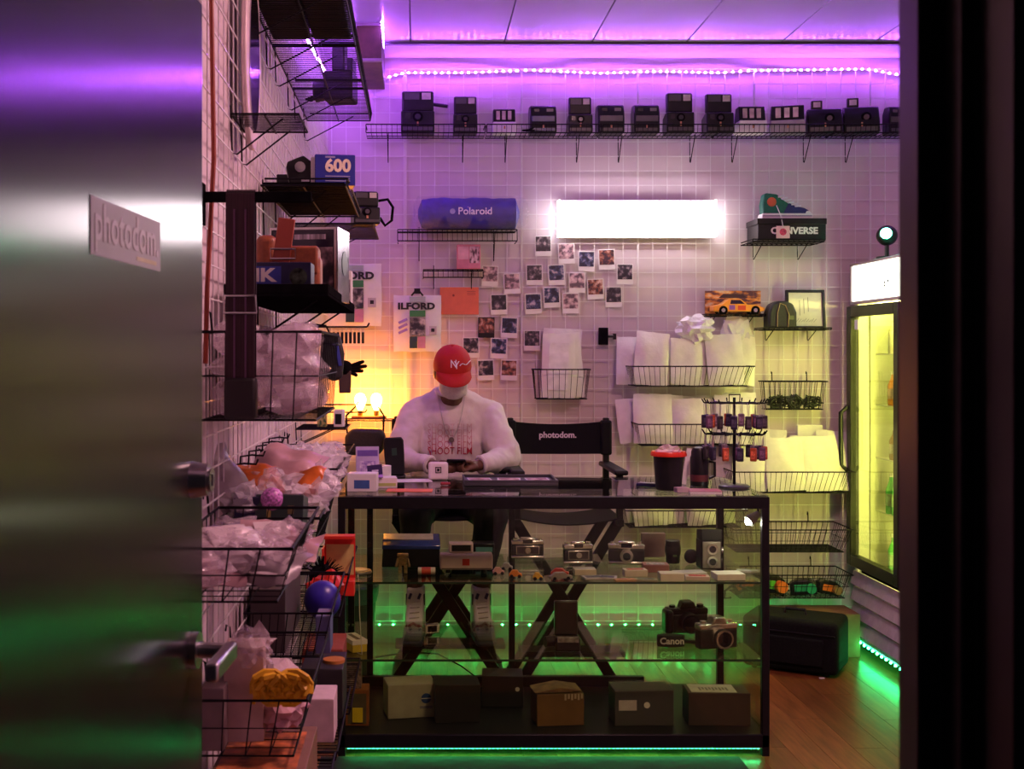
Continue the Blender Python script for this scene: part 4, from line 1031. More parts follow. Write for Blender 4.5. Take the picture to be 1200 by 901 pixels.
q = MB(); q.cyl((.0, -.04, .055), (.0, -.052, .055), .016, n=18); q.cyl((.0, -.052, .055), (.0, -.054, .055), .010, n=14); q.build('lens', M('lens_grey', (.25, .24, .25), .2), t)
q = MB(); q.box(.004, .028, -.043, -.04, .012, .02); q.build('name_plate', STEEL, t)
t = instant_camera('black instant camera with hanging strap at the far end of the high shelf', (W(428, 0, 4.55).x, 4.55, EYE + .49), .10, .13, .12, R(10), 'flip', group=None)
q = MB(); q.tube([(.05, .0, .095), (.085, -.01, .10), (.105, -.012, .07), (.10, -.012, .02), (.075, -.01, .0), (.055, -.005, .03)], .006, 6); q.build('neck_strap', BLKM, t)
t = cbox('printer_box', 'flat black equipment box on the high shelf behind the film box', 'box', (.20, .5, .06), (-.345, 4.05, zt), 0, BLK)

# ---- tall basket of bundled film canisters in clear bags
CLR = MPLASTIC('bag_clear', (.78, .66, .74), .34, .15); CLR2 = MPLASTIC('bag_clear_bright', (.9, .85, .92), .36, .10)
lbasket('deep wire basket of clear bags hanging behind the camera strap', 2.56, 3.16, EYE + .048, .255, .19, pitch=.045, flare=.012)
i = 0
for lay in range(3):
    for a in range(2):
        for b_ in range(5):
            x = LX + .065 + a * .115 + rng.uniform(-.012, .012); y = 2.63 + b_ * .115 + rng.uniform(-.015, .015); i += 1
            crumple('bundled clear bag heaped in the deep basket behind the strap', 'clear_bag', 'bag', (x, y, EYE - .135 + lay * .062), (.115, .115, .085), CLR, 20 + i, 'clear bags in the deep basket', rough=.35, sub=2, rot=(0, 0, rng.uniform(0, 6)))
            if lay < 2 and rng.random() < .9:
                q = MB(); zc = EYE - .115 + lay * .062; q.cyl((x - .02, y, zc), (x + .02, y + .01, zc + .006), .015, n=10)
                tag(q.build('film_canister', M('can_%d' % (i % 4), ((.55, .5, .5), (.06, .05, .10), (.45, .35, .40), (.5, .42, .2))[i % 4], .4)), 'small film canister inside a clear bag in the deep basket', 'film canister', 'canisters in the deep basket')
# things beyond the deep basket
p = W(357, 400, 3.25)
t = thing('wooden_bowl', 'orange brown bowl upside down beyond the deep basket', 'bowl', (p.x, 3.30, EYE + .034))
q = MB(); q.lathe([(.042, 0), (.044, .012), (.036, .036), (.018, .046), (.004, .048)], 24); q.build('bowl', M('bowl_orange', (.40, .10, .02), .5), t)
q = MB(); q.lathe([(.0445, 0), (.0465, .003), (.0445, .008), (.042, .004)], 24); q.build('rim', M('bowl_rim', (.25, .06, .02), .5), t)
lshelf('small wire shelf holding the orange bowl', 3.18, 3.50, EYE + .028, .235, .0, drop=.08, slat=.03)
t = thing('camera_pouch', 'black camera pouch with a blue strip hanging beyond the deep basket', 'pouch', (W(390, 0, 3.85).x, 3.85, W(0, 447, 3.85).z), R(10))
q = MB(); q.prism([(-.035, .02), (0, 0), (.030, .01), (.036, .09), (.020, .155), (-.028, .16), (-.038, .10)], -.03, .03, 'y'); q.build('body', LEATHERB, t, bev=.012, bseg=3)
q = MB(); q.box(.008, .020, -.034, -.029, .05, .125, rot=Matrix.Rotation(R(-10), 3, 'Y')); q.build('blue_trim', M('blue_trim', (.04, .06, .35), .25), t, bev=.002)
q = MB(); q.tube([(-.01, 0, .155), (-.02, .02, .18), (-.06, .03, .185), (-.16, .03, .18)], .003, 5); q.build('hanger', WIREB, t)
t = thing('black_glove', 'black fingered glove sticking out right of the camera pouch', 'glove', (W(404, 0, 4.0).x, 4.0, W(0, 450, 4.0).z), R(0))
q = MB(); q.ell((0, 0, .05), (.028, .018, .03), 14, 10)
for k, (dx, dz, L) in enumerate(((.03, .075, .05), (.032, .060, .062), (.030, .044, .045), (.020, .03, .03))): q.cap((.0, 0, .05), (dx + L * .6, 0, dz), .010, .006, 8)
q.build('hand', BLKM, t)
q = MB(); q.prism([(-.018, -.03), (.02, -.03), (.022, .045), (-.02, .045)], -.014, .014, 'y'); q.build('cuff', M('cuff_brown', (.07, .04, .035), .8), t, bev=.003)
q = MB(); q.tube([(-.02, 0, .055), (-.08, .01, .09), (-.19, .01, .095)], .003, 5); q.build('hanger', WIREB, t)
# hook loaded with small clips near the corner
yh = 5.45; zh = W(0, 383, yh).z
t = thing('peg_rail', 'dark peg rail near the corner hung with small black clips', 'rail', (LX, yh, zh))
q = MB(); q.cyl((0, 0, 0), (.235, 0, 0), .004, n=8); q.cyl((.235, 0, 0), (.245, 0, .018), .004, n=8); q.cyl((0, -.02, -.012), (0, .02, .012), .006, n=6); q.build('rail', WIREB, t)
for k in range(10):
    xx = LX + .045 + k * .019
    c = thing('key_clip', 'small black key clip on the corner peg rail, number %s from the wall' % ['one', 'two', 'three', 'four', 'five', 'six', 'seven', 'eight', 'nine', 'ten'][k], 'clip', (xx, yh, zh - .004), (0, 0, R(rng.uniform(-20, 20))), 'clips on the peg rail')
    q = MB(); q.tube([(0, 0, .009), (.005, 0, 0), (0, 0, -.020), (-.005, 0, 0)], .0018, 5, closed=True); q.build('ring', STEEL, c)
    q = MB(); q.box(-.006, .006, -.004, .004, -.072, -.020); q.build('tab', BLK, c, bev=.002)
# small film boxes on a little shelf before the corner
lshelf('small wire shelf of film samples near the lamp', 4.55, 4.85, W(0, 502, 4.6).z, .19, .0, drop=.06, slat=.03)
zt = W(0, 502, 4.6).z + .006
cbox('film_box', 'small green and yellow film box on the little shelf by the lamp', 'box', (.035, .05, .075), (-.365, 4.63, zt), 0, MPHOTO('film_green', (.03, .10, .05), (.35, .33, .08), (.5, .45, .3), 4))
t = cbox('film_box', 'small pale film box with a dark window on the little shelf by the lamp', 'box', (.036, .04, .065), (-.298, 4.62, zt), R(-8), WHITE)
face(t, -.012, .012, .01, .05, -.0203, BLK, 'print_window')
# bare prongs by the lamp
for k, (x1, y, z) in enumerate(((418, 474, 5.0), (428, 483, 5.1))):
    p = W(x1, y, z)
    q = MB(); q.cyl((LX, z, p.z), (p.x, z, p.z), .003, n=6); q.cyl((p.x, z, p.z), (p.x + .008, z, p.z + .012), .003, n=6)
    tag(q.build('wall_hook', WIREB), 'bare peg hook crossing in front of the glowing lamp, %s one' % ['upper', 'lower'][k], 'hook', 'bare hooks by the lamp')
# ---- glowing lamp on its shelf in the corner
zl = W(0, 493, 6.1).z
wire_shelf('narrow wire shelf under the glowing orange lamp', .30, .16, .0, (-.27, 6.268, zl), 0, drop=.05, slat=.03)
t = thing('table_lamp', 'glowing amber filament lamp with twin bulbs in the left corner', 'lamp', (-.245, 6.17, zl + .005))
q = MB(); q.box(-.09, .09, -.035, .035, 0, .016); q.build('base', M('lamp_wood', (.22, .07, .02), .5), t, bev=.004)
for k, x in enumerate((-.045, .038)):
    q = MB(); q.cyl((x, 0, .016), (x, 0, .045), .013, n=14); so = q.build('socket', M('brass', (.5, .3, .08), .3, metal=1), t)
    q = MB(); q.lathe([(.011, .045), (.018, .06), (.030, .09), (.030, .108), (.020, .128), (.004, .135)], 18, Matrix.Translation((x, 0, 0))); q.build('bulb', ME('bulb_amber', (1.0, .30, .022), L_BULB), t)
# black bag hanging under the lamp shelf
p = W(428, 533, 5.95)
t = thing('shoulder_bag', 'black rounded shoulder bag hanging below the glowing lamp', 'bag', (p.x, 5.95, p.z))
q = MB(); q.prism([(-.10, .03), (-.08, 0), (.07, 0), (.10, .04), (.105, .10), (.08, .132), (-.06, .135), (-.10, .10)], -.04, .04, 'y'); q.build('body', LEATHERB, t, bev=.02, bseg=4)
q = MB(); q.tube([(-.09, 0, .11), (-.10, .1, .19), (-.05, .24, .24), (.05, .24, .24), (.09, .1, .19), (.09, 0, .11)], .005, 6); q.build('strap', BLKM, t)
# ---- empty L hooks low on the wall
for k in range(6):
    x_, y_ = ((272, 545), (281.5, 535), (291.5, 529), (300, 523), (307.5, 519), (315, 514))[k]
    z = .46 * 1400 / (488 - x_); p = W(x_, y_, z)
    q = MB(); q.tube([(-.462, z, p.z - .045), (-.459, z, p.z), (-.43, z, p.z + .004), (-.40, z, p.z + .002), (-.395, z, p.z + .015)], .0028, 5)
    tag(q.build('peg_hook', WIREB), 'empty peg hook in the diagonal row above the basket, %s from the door' % ['first', 'second', 'third', 'fourth', 'fifth', 'sixth'][k], 'hook', 'empty hooks on the left wall')

# ---- upper tier of open baskets
ZT1, ZT2, DT = EYE - .385, EYE - .722, .232; ZA = EYE - .357; ZCC = EYE - .330
lbasket('upper tier wire basket nearest the door, full of bagged goods', 2.19, 2.78, ZA, DT, .10, pitch=.05, group='upper tier of baskets')
lbasket('upper tier wire basket with orange packets and a green box', 2.80, 3.40, ZT1, DT, .12, pitch=.05, group='upper tier of baskets')
lbasket('upper tier wire basket of shiny clear wrappers by the counter', 3.43, 4.02, ZCC, DT, .11, pitch=.04, group='upper tier of baskets')
lbasket('short upper tier wire basket touching the counter end', 4.04, 4.36, ZCC, DT, .11, pitch=.04, group='upper tier of baskets')
PPK = MPLASTIC('pouch_film', (.72, .62, .66), .7, .18)
POU = [M('pouch_pink', (.50, .30, .33), .35, var=.25, scale=12), M('pouch_grey', (.30, .25, .27), .35, var=.3, scale=10), M('pouch_violet', (.20, .12, .30), .3, var=.4, scale=12), M('pouch_white', (.66, .58, .60), .35, var=.12), M('pouch_dark', (.05, .05, .06), .35)]
g = 'bagged goods in the nearest upper basket'
specs = [(.06, 2.30, .02, .16, .13, 0, -70, 10, 0), (.15, 2.32, .02, .15, .14, 1, -65, -25, 1), (.10, 2.46, .05, .17, .15, 3, -55, 35, 1), (.17, 2.55, .04, .16, .13, 0, -70, -10, 0), (.06, 2.60, .05, .14, .13, 2, -60, 20, 0), (.13, 2.68, .05, .16, .12, 3, -75, 60, 1), (.19, 2.42, .07, .14, .12, 3, -60, 75, 0), (.08, 2.36, .09, .13, .10, 1, -50, -40, 0), (.15, 2.62, .10, .14, .10, 0, -60, 20, 1)]
names = ['pink sachet at the bottom front of', 'grey sachet leaning at the front of', 'white clear fronted sachet on top of', 'pink sachet at the outer side of', 'violet sachet against the wall in', 'white sachet at the back of', 'white sachet curling over the outer rim of', 'small grey sachet standing at the front of', 'small pink sachet on the top at the back of']
for k, (dx, y, dz, w_, h_, mi, rx, rz, fl_) in enumerate(specs):
    pouch('sachet', names[k] + ' the nearest upper basket', 'packet', w_ * .9, h_ * .85, .026, (LX + dx, y, ZA - .098 + dz * .30), (R(rx), 0, R(rz)), POU[mi], 500 + k, g, .02, flap=POU[3] if fl_ else None)
for k in range(7):
    crumple('scrunched clear wrapper among the sachets of the nearest upper basket', 'clear_bag', 'bag', (LX + .05 + (k % 3) * .065, 2.26 + k * .073, ZA - .085 + (k % 2) * .015), (.12, .11, .065), CLR, 60 + k, 'wrappers in the nearest upper basket', rough=.4, rot=(0, 0, k))
g = 'goods in the second upper basket'; z0 = ZT1 - .105
t = cbox('film_box', 'dark green printed carton at the front of the second upper basket', 'box', (.115, .07, .075), (W(329, 0, 2.85).x, 2.86, z0 + .075), 0, M('carton_green', (.03, .06, .055), .4), rot=(R(-12), 0, R(-4)))
face(t, -.03, -.02, .02, .05, -.0352, M('gold_print', (.5, .4, .1), .4), 'print_mark'); face(t, .02, .035, .03, .05, -.0352, M('gold_dim', (.2, .16, .06), .4), 'print_mark')
cbox('film_box', 'dark navy carton against the wall in the second upper basket', 'box', (.06, .09, .07), (LX + .05, 2.88, z0 + .08), R(10), M('box_navy', (.01, .012, .06), .4), group=g)
ORP = M('packet_orange', (.55, .13, .02), .3, var=.45, scale=16)
pouch('snack_packet', 'brown and orange packet lying on top of the second upper basket', 'packet', .13, .12, .035, (LX + .07, 2.96, z0 + .15), (R(-62), R(5), R(20)), ORP, 610, g, .02)
pouch('snack_packet', 'orange packet at the outer edge of the second upper basket', 'packet', .09, .10, .03, (LX + .17, 3.0, z0 + .135), (R(-55), R(-10), R(-20)), ORP, 611, g, .02)
pouch('sachet', 'large pink clear sachet draped across the second upper basket', 'packet', .17, .15, .03, (LX + .10, 3.10, z0 + .17), (R(-65), R(8), R(-15)), POU[0], 612, g, .03)
pouch('sachet', 'grey sachet tilted against the grid in the second upper basket', 'packet', .12, .16, .03, (LX + .03, 2.90, z0 + .12), (R(-25), R(-15), R(55)), POU[1], 613, g, .02)
q = MB(); q.ell((0, 0, .028), .028, 18, 12)
tag(q.build('glitter_ball', M('glitter', (.55, .2, .65), .2, var=.8, scale=160, bump=.5), None, loc=(W(318, 0, 2.83).x, 2.845, ZT1 + .012)), 'glittering violet ball at the front of the second upper basket', 'ball')
for k in range(9):
    crumple('scrunched clear wrapper heaped in the second upper basket', 'clear_bag', 'bag', (LX + .05 + (k % 3) * .07, 2.88 + k * .055, z0 + .075 + (k % 2) * .03), (.12, .11, .09), CLR2, 80 + k, 'wrappers in the second upper basket', rough=.45, rot=(0, 0, k * 2))
for k in range(14):
    crumple('shiny scrunched clear wrapper in the basket by the counter', 'clear_bag', 'bag', (LX + .045 + (k % 3) * .07, 3.48 + (k // 3) * .11, ZCC - .095 + (k % 2) * .03), (.11, .12, .095), CLR2, 100 + k, 'wrappers by the counter', rough=.5, rot=(0, 0, k * 1.3))
for k in range(4):
    crumple('clear wrapper in the short basket at the counter end', 'clear_bag', 'bag', (LX + .06 + (k % 2) * .09, 4.10 + (k // 2) * .14, ZCC - .095), (.12, .13, .10), CLR2, 130 + k, 'wrappers at the counter end', rough=.45)
# ---- lower tier of baskets
lbasket('lower tier wire basket nearest the door with yellow strap and pink cloth', 2.49, 3.10, ZT2, DT, .12, pitch=.055, group='lower tier of baskets')
lbasket('lower tier mesh basket in the middle holding dark goods', 3.19, 3.79, ZT2 + .03, DT, .12, pitch=.022, group='lower tier of baskets')
lbasket('lower tier wire basket with red goods by the counter', 3.81, 4.36, ZT2 + .02, DT + .01, .14, pitch=.04, group='lower tier of baskets')
z0 = ZT2 - .112
cbox('carton', 'tall pale pink carton at the front of the nearest lower basket', 'box', (.085, .10, .20), (LX + .085, 2.62, z0), R(4), M('carton_pink', (.62, .46, .44), .6))
cbox('carton', 'low grey carton leaning at the wall side of the nearest lower basket', 'box', (.05, .12, .13), (LX + .03, 2.57, z0), 0, M('carton_grey', (.22, .16, .17), .6))
crumple('clear wrapper resting on the pink carton in the nearest lower basket', 'clear_bag', 'bag', (LX + .10, 2.60, z0 + .15), (.10, .10, .09), CLR, 150, rough=.45)
t = thing('yellow_strap', 'coiled bright yellow strap on the nearest lower basket', 'strap', (W(335, 0, 2.62).x, 2.54, ZT2 - .024))
YEL = M('strap_yellow', (.75, .42, .01), .5, var=.15)
for k, (dx, s) in enumerate(((-.022, 1), (.020, -1))):
    q = MB(); pts = []
    for i in range(56):
        a = i * .52; rr = .006 + .00058 * i + .002 * math.sin(i * 1.7); pts.append((dx + s * rr * 1.15 * math.cos(a), -.012 + .024 * ((i * 7) % 10) / 10, .036 + rr * math.sin(a)))
    q.tube(pts, .0078, 6); q.build('coil', YEL, t)
q = MB(); q.tube([(-.045, 0, .04), (-.06, .0, .055), (-.056, .01, .02), (-.062, .01, .0)], .005, 5); q.build('tail', YEL, t)
crumple('scrunched pink cloth in the nearest lower basket', 'pink_cloth', 'cloth', (LX + .165, 2.63, z0 + .005), (.11, .14, .085), M('cloth_pink', (.62, .36, .40), .8, var=.1), 160, rough=.28)
crumple('pale rag beside the pink cloth in the nearest lower basket', 'rag', 'cloth', (LX + .14, 2.78, z0 + .005), (.12, .16, .12), M('cloth_pale', (.55, .42, .45), .8, var=.1), 161, rough=.28)
cbox('carton', 'dark flat carton at the wall side of the mesh basket', 'box', (.095, .42, .17), (LX + .058, 3.44, ZT2 - .085), 0, M('carton_dark', (.06, .045, .048), .6))
cbox('carton', 'blue grey carton sticking out at the front of the mesh basket', 'box', (.04, .10, .10), (LX + .208, 3.27, ZT2 - .085), 0, M('carton_blue', (.10, .11, .25), .5))
t = thing('blue_balloon', 'glossy deep blue ball resting on the mesh basket', 'ball', (W(376, 0, 3.5).x, 3.56, ZT2 - .068))
q = MB(); q.ell((0, 0, .058), (.055, .055, .058), 22, 14); q.build('ball', M('ball_blue', (.03, .02, .32), .35, var=.1), t)
q = MB(); q.lathe([(.012, 0), (.010, .006), (.004, .012)], 12); q.build('valve', M('ball_blue', (.03, .02, .32), .35), t)
RED = M('goods_red', (.65, .03, .015), .4, var=.2, scale=14)
t = thing('red_display_box', 'open red display box with yellow window in the far lower basket', 'box', (W(397, 0, 4.1).x, 4.10, ZT2 - .10))
q = MB(); q.box(-.05, .055, .03, .036, 0, .195); q.build('back_panel', RED, t)
q = MB(); q.box(-.05, .055, -.04, .03, 0, .05); q.build('tray', RED, t, bev=.002)
q = MB(); q.box(-.055, -.05, -.04, .036, 0, .16); q.build('side_panel', RED, t)
q = MB(); q.box(-.045, .05, .028, .030, .06, .165); q.build('window_print', M('print_straw', (.55, .48, .16), .5), t)
q = MB(); q.box(-.05, .055, -.02, .036, .19, .2); q.build('header', RED, t)
t = thing('dark_brush', 'spiky black brush standing in the far lower basket', 'brush', (LX + .145, 4.00, ZT2 - .09))
q = MB(); q.ell((0, 0, .07), (.045, .03, .04), 14, 10); q.build('head', BLKM, t)
q = MB()
for k in range(40):
    a = rng.uniform(0, 6.28); b_ = rng.uniform(0, 1.2); d = Vector((math.cos(a) * math.sin(b_) * 1.2, math.sin(a) * math.sin(b_), math.cos(b_)))
    q.cyl(Vector((0, 0, .07)) + d * .025, Vector((0, 0, .07)) + d * .066, .004, .001, 5)
q.build('bristles', BLKM, t)['kind'] = 'stuff'
crumple('red mesh bag slumped at the front of the far lower basket', 'mesh_bag', 'bag', (LX + .165, 3.90, ZT2 - .105), (.12, .13, .12), RED, 170, rough=.3)
# ---- lowest tier
lshelf('lowest wire shelf nearest the door with an orange topped carton', 2.40, 3.00, EYE - 1.02, .25, .02, drop=.08)
t = cbox('carton', 'brown carton with an orange patterned top under the nearest lower basket', 'box', (.20, .34, .13), (LX + .125, 2.66, EYE - 1.012), 0, M('carton_tan', (.22, .11, .07), .6))
q = MB(); q.box(-.09, .08, -.15, .12, .1315, .134); q.build('printed_top', M('top_orange', (.45, .13, .04), .5, var=.8, scale=24), t)
lshelf('lowest wire shelf in the middle of the left wall, with stacked cartons', 3.08, 3.68, EYE - 1.045, .25, .02, drop=.08)
zt = EYE - 1.037
cbox('carton', 'white carton with a dark open top on the lowest middle shelf', 'box', (.085, .14, .115), (W(373, 0, 3.2).x, 3.26, zt), 0, M('carton_pinkwhite', (.68, .52, .55), .6))
t = cbox('carton', 'black carton with a round orange disc on the lowest middle shelf', 'box', (.12, .20, .14), (W(380, 0, 3.5).x, 3.50, zt), 0, M('carton_black', (.02, .018, .018), .5))
q = MB(); q.cyl((.03, -.02, .1412), (.03, -.02, .150), .032, n=20); q.build('orange_disc', M('disc_orange', (.5, .20, .04), .4), t)
lshelf('lowest wire shelf at the counter end with a red brown carton', 3.72, 4.32, EYE - 1.12, .25, .02, drop=.08)
cbox('carton', 'red brown carton on the lowest shelf at the counter end', 'box', (.13, .22, .17), (LX + .16, 3.92, EYE - 1.112), 0, M('carton_redbrown', (.28, .06, .03), .6))
# ================================================================== things inside the display case
Z1, Z2, Z0 = SH[0] + .001, SH[1] + .001, .083
def gx(x, z): return (x - CX) * z / F
# --- upper glass shelf
zz = 4.86
t = thing('slide_viewer', 'dark flat machine with a shiny blue top on the upper glass shelf', 'device', (gx(482, 4.9), 4.92, Z1))
q = MB(); q.prism([(-.12, 0), (.12, 0), (.115, .085), (-.115, .085)], -.08, .08, 'y'); q.build('body', BLK, t, bev=.006)
q = MB(); q.box(-.118, .118, -.083, .07, .085, .103, rot=Matrix.Rotation(R(10), 3, 'X')); q.build('top_panel', M('panel_blue', (.03, .06, .25), .15), t, bev=.004)
q = MB(); q.box(-.115, .09, -.02, .05, .108, .112, rot=Matrix.Rotation(R(10), 3, 'X')); q.build('top_strip', M('panel_cream', (.6, .52, .46), .25), t)
t = thing('figurine', 'small golden robot figurine standing before the blue topped machine', 'figurine', (gx(472, 4.72), 4.72, Z1))
GOLD = M('figure_gold', (.45, .34, .16), .35, metal=.6, var=.4, scale=80)
q = MB(); q.box(-.016, .016, -.012, .012, .03, .062); q.build('torso', GOLD, t, bev=.004)
q = MB(); q.box(-.022, .022, -.008, .012, .064, .077); q.build('head', GOLD, t, bev=.003)
for s in (-1, 1):
    q = MB(); q.box(s * .011 - .007, s * .011 + .007, -.012, .012, 0, .032); q.build('leg', GOLD, t, bev=.002)
    q = MB(); q.cap((s * .018, 0, .055), (s * .026, -.006, .028), .006, .005, 8); q.build('arm', GOLD, t)
t = thing('film_can', 'small red and white film can lying on the upper glass shelf', 'can', (gx(500, 4.68), 4.68, Z1 + .015))
q = MB(); q.cyl((-.034, 0, 0), (.034, 0, 0), .015, n=16); q.build('can', M('can_white', (.6, .56, .52), .4), t)
q = MB(); q.cyl((-.02, 0, 0), (.016, 0, 0), .0155, n=16, cap=False); q.build('wrap', M('can_red', (.5, .06, .04), .4), t)
t = thing('instant_camera', 'wide off white instant camera with red mark on the upper glass shelf', 'camera', (gx(546, 4.75), 4.75, Z1))
CRM = M('camera_cream', (.60, .48, .47), .4, var=.06)
q = MB(); q.prism([(-.055, .016), (.05, .016), (.05, .05), (.0, .078), (-.045, .078), (-.055, .06)], -.104, .104, 'x'); q.build('body', CRM, t, bev=.006)
q = MB(); q.box(-.068, .028, -.03, .02, .078, .118); hs = q.build('viewfinder_housing', CRM, t, bev=.005)
q = MB(); q.box(-.058, .018, -.032, -.029, .086, .110); q.build('viewfinder_window', M('window_dark', (.03, .03, .03), .15), hs)
face(t, -.016, .012, .034, .060, -.056, M('mark_red', (.5, .03, .02), .5), 'red_mark')
face(t, -.098, .098, .018, .024, -.056, M('seam_dark', (.12, .09, .09), .5), 'lower_seam')
for s in (-1, 1):
    q = MB(); q.cyl((s * .07, -.02, .0), (s * .07, -.02, .018), .012, n=12); q.build('foot', BLK, t)
t = thing('photo_viewer', 'small black viewer with a teal strip right of the white camera', 'device', (gx(567, 5.0), 5.02, Z1))
q = MB(); q.box(-.045, .045, -.04, .04, 0, .075); q.build('body', BLK, t, bev=.005)
face(t, -.035, .035, .04, .06, -.0402, M('strip_teal', (.10, .30, .28), .4), 'teal_strip')
def rangefinder(label, loc, w_=.14, h_=.085, rotz=0, lens=True, window=False, tall=1.0, leather=None):
    t = thing('rangefinder_camera', label, 'camera', loc, rotz, 'cameras on the upper glass shelf'); a = w_ / 2; le = leather or LEATHERB
    q = MB(); q.box(-a, a, -.018, .018, 0, h_ * .14); q.build('base_plate', SILVER, t, bev=.004)
    q = MB(); q.box(-a + .001, a - .001, -.017, .017, h_ * .14, h_ * .66); q.build('leather_wrap', le, t, bev=.006)
    q = MB(); q.box(-a, a, -.018, .018, h_ * .66, h_ * .88); q.box(-a * .45, a * .45, -.017, .017, h_ * .85, h_); tp = q.build('top_plate', SILVER, t, bev=.004)
    q = MB(); q.box(-a * .3, a * .3, -.020, -.017, h_ * .74, h_ * .92); q.build('viewfinder', LENS, tp)
    q = MB(); q.cyl((a * .72, 0, h_ * .88), (a * .72, 0, h_ * .98), .011, n=16); q.build('dial', SILVER, tp)
    q = MB(); q.cyl((-a * .74, 0, h_ * .88), (-a * .74, 0, h_ * .97), .010, n=16); q.build('rewind_knob', SILVER, tp)
    if lens:
        q = MB(); q.cyl((0, -.017, h_ * .4), (0, -.034, h_ * .4), .029, .027, n=22); q.cyl((0, -.034, h_ * .4), (0, -.046, h_ * .4), .023, n=22); ln = q.build('lens', SILVER, t)
        q = MB(); q.cyl((0, -.046, h_ * .4), (0, -.047, h_ * .4), .016, n=18); q.build('lens_glass', LENS, ln)
    if window:
        q = MB(); q.box(-a * .72, a * .72, -.021, -.017, h_ * .2, h_ * .62); wd = q.build('front_plate', SILVER, t, bev=.002)
        q = MB(); q.box(-a * .66, a * .66, -.023, -.021, h_ * .24, h_ * .58); wn = q.build('dark_window', M('window_brown', (.06, .05, .045), .15), wd)
        q = MB(); q.cyl((0, -.021, h_ * .42), (0, -.030, h_ * .42), .012, n=16); q.build('lens', SILVER, wn if False else t)
    return t
rangefinder('silver camera with a wide dark window, left of the three vintage cameras', (gx(618, 4.95), 4.95, Z1 + .02), .135, .085, 0, False, True)
q = MB(); q.box(-.06, .06, -.025, .025, 0, .0195); tag(q.build('acrylic_stand', MGLASS('acrylic', (.9, .95, .9)), None, loc=(gx(618, 4.95), 4.95, Z1), bev=.002), 'clear acrylic stand under the left vintage camera', 'stand')
rangefinder('square faced silver camera with black front, middle of the three vintage cameras', (gx(677, 4.93), 4.93, Z1), .122, .092, R(4), False, True)
rangefinder('classic silver rangefinder with protruding lens on the upper glass shelf', (gx(735, 4.9), 4.92, Z1), .148, .095, R(-8))
t = thing('camera_lens', 'black upright camera lens on the upper glass shelf', 'lens', (gx(788.5, 4.95), 4.95, Z1))
q = MB(); q.lathe([(.027, 0), (.029, .004), (.029, .03), (.031, .034), (.031, .075), (.029, .08), (.029, .092), (.024, .094)], 24); q.build('barrel', BLK, t)
q = MB(); q.lathe([(.0315, .040), (.0322, .042), (.0322, .066), (.0315, .068)], 24); q.build('focus_ring', LEATHERB, t)
q = MB(); q.box(-.006, .010, -.0335, -.031, .030, .038); q.build('green_marks', M('mark_green', (.1, .25, .05), .4), t)
t = cbox('card_box', 'plain beige box behind the black lens', 'box', (.10, .03, .10), (gx(765, 5.1), 5.10, Z1), 0, M('card_beige', (.40, .30, .25), .7))
# twin lens reflex
t = thing('twin_lens_camera', 'silver faced twin lens reflex camera standing upright on the upper shelf', 'camera', (gx(832, 4.82), 4.84, Z1))
q = MB(); q.box(-.042, .042, -.045, .045, 0, .115); q.build('body', LEATHERB, t, bev=.004)
q = MB(); q.box(-.036, .036, -.050, -.045, .006, .112); q.build('front_plate', M('plate_silver', (.55, .52, .45), .35, metal=.7), t, bev=.003)
q = MB(); q.prism([(-.042, .115), (.042, .115), (.042, .150), (-.042, .160)], -.040, .044, 'x'); q.build('viewing_hood', LEATHERB, t, bev=.003)
for z in (.034, .084):
    q = MB(); q.cyl((0, -.050, z), (0, -.066, z), .023, .022, n=22); ln = q.build('lens', SILVER, t)
    q = MB(); q.cyl((0, -.066, z), (0, -.067, z), .014, n=18); q.build('lens_glass', LENS, ln)
q = MB(); q.cyl((.042, 0, .07), (.056, 0, .07), .014, n=18); q.build('winding_knob', SILVER, t)
q = MB(); q.cyl((.042, 0, .03), (.052, 0, .03), .010, n=16); q.build('focus_knob', SILVER, t)
t = thing('lens_cap', 'black oval lens pouch left of the twin lens camera', 'pouch', (gx(812, 4.9), 4.93, Z1))
q = MB(); q.ell((0, 0, .03), (.03, .02, .03), 16, 10); q.build('shell', LEATHERB, t); q = MB(); q.tube([(-.028, -.003, .03), (0, -.0205, .031), (.028, -.003, .03)], .0016, 5); q.build('zip', BLK, t)
# round white plate with a string at the left end of the upper shelf
t = thing('cable_puck', 'white round cable puck at the left end of the upper glass shelf', 'gadget', (gx(420, 4.70), 4.72, Z1))
q = MB(); q.lathe([(.05, 0), (.054, .004), (.05, .012), (.01, .013)], 28); q.build('disc', M('puck_grey', (.12, .12, .12), .4), t)
q = MB(); q.lathe([(.034, .0125), (.034, .016), (.005, .0165)], 24); q.build('white_top', M('puck_white', (.75, .75, .75), .4), t)
q = MB(); q.tube([(.0, -.05, .003), (.01, -.17, -.02), (.012, -.172, -.12), (.02, -.15, -.285), (.0, -.10, -.291)], .0018, 5); q.build('cord', WHITE, t)
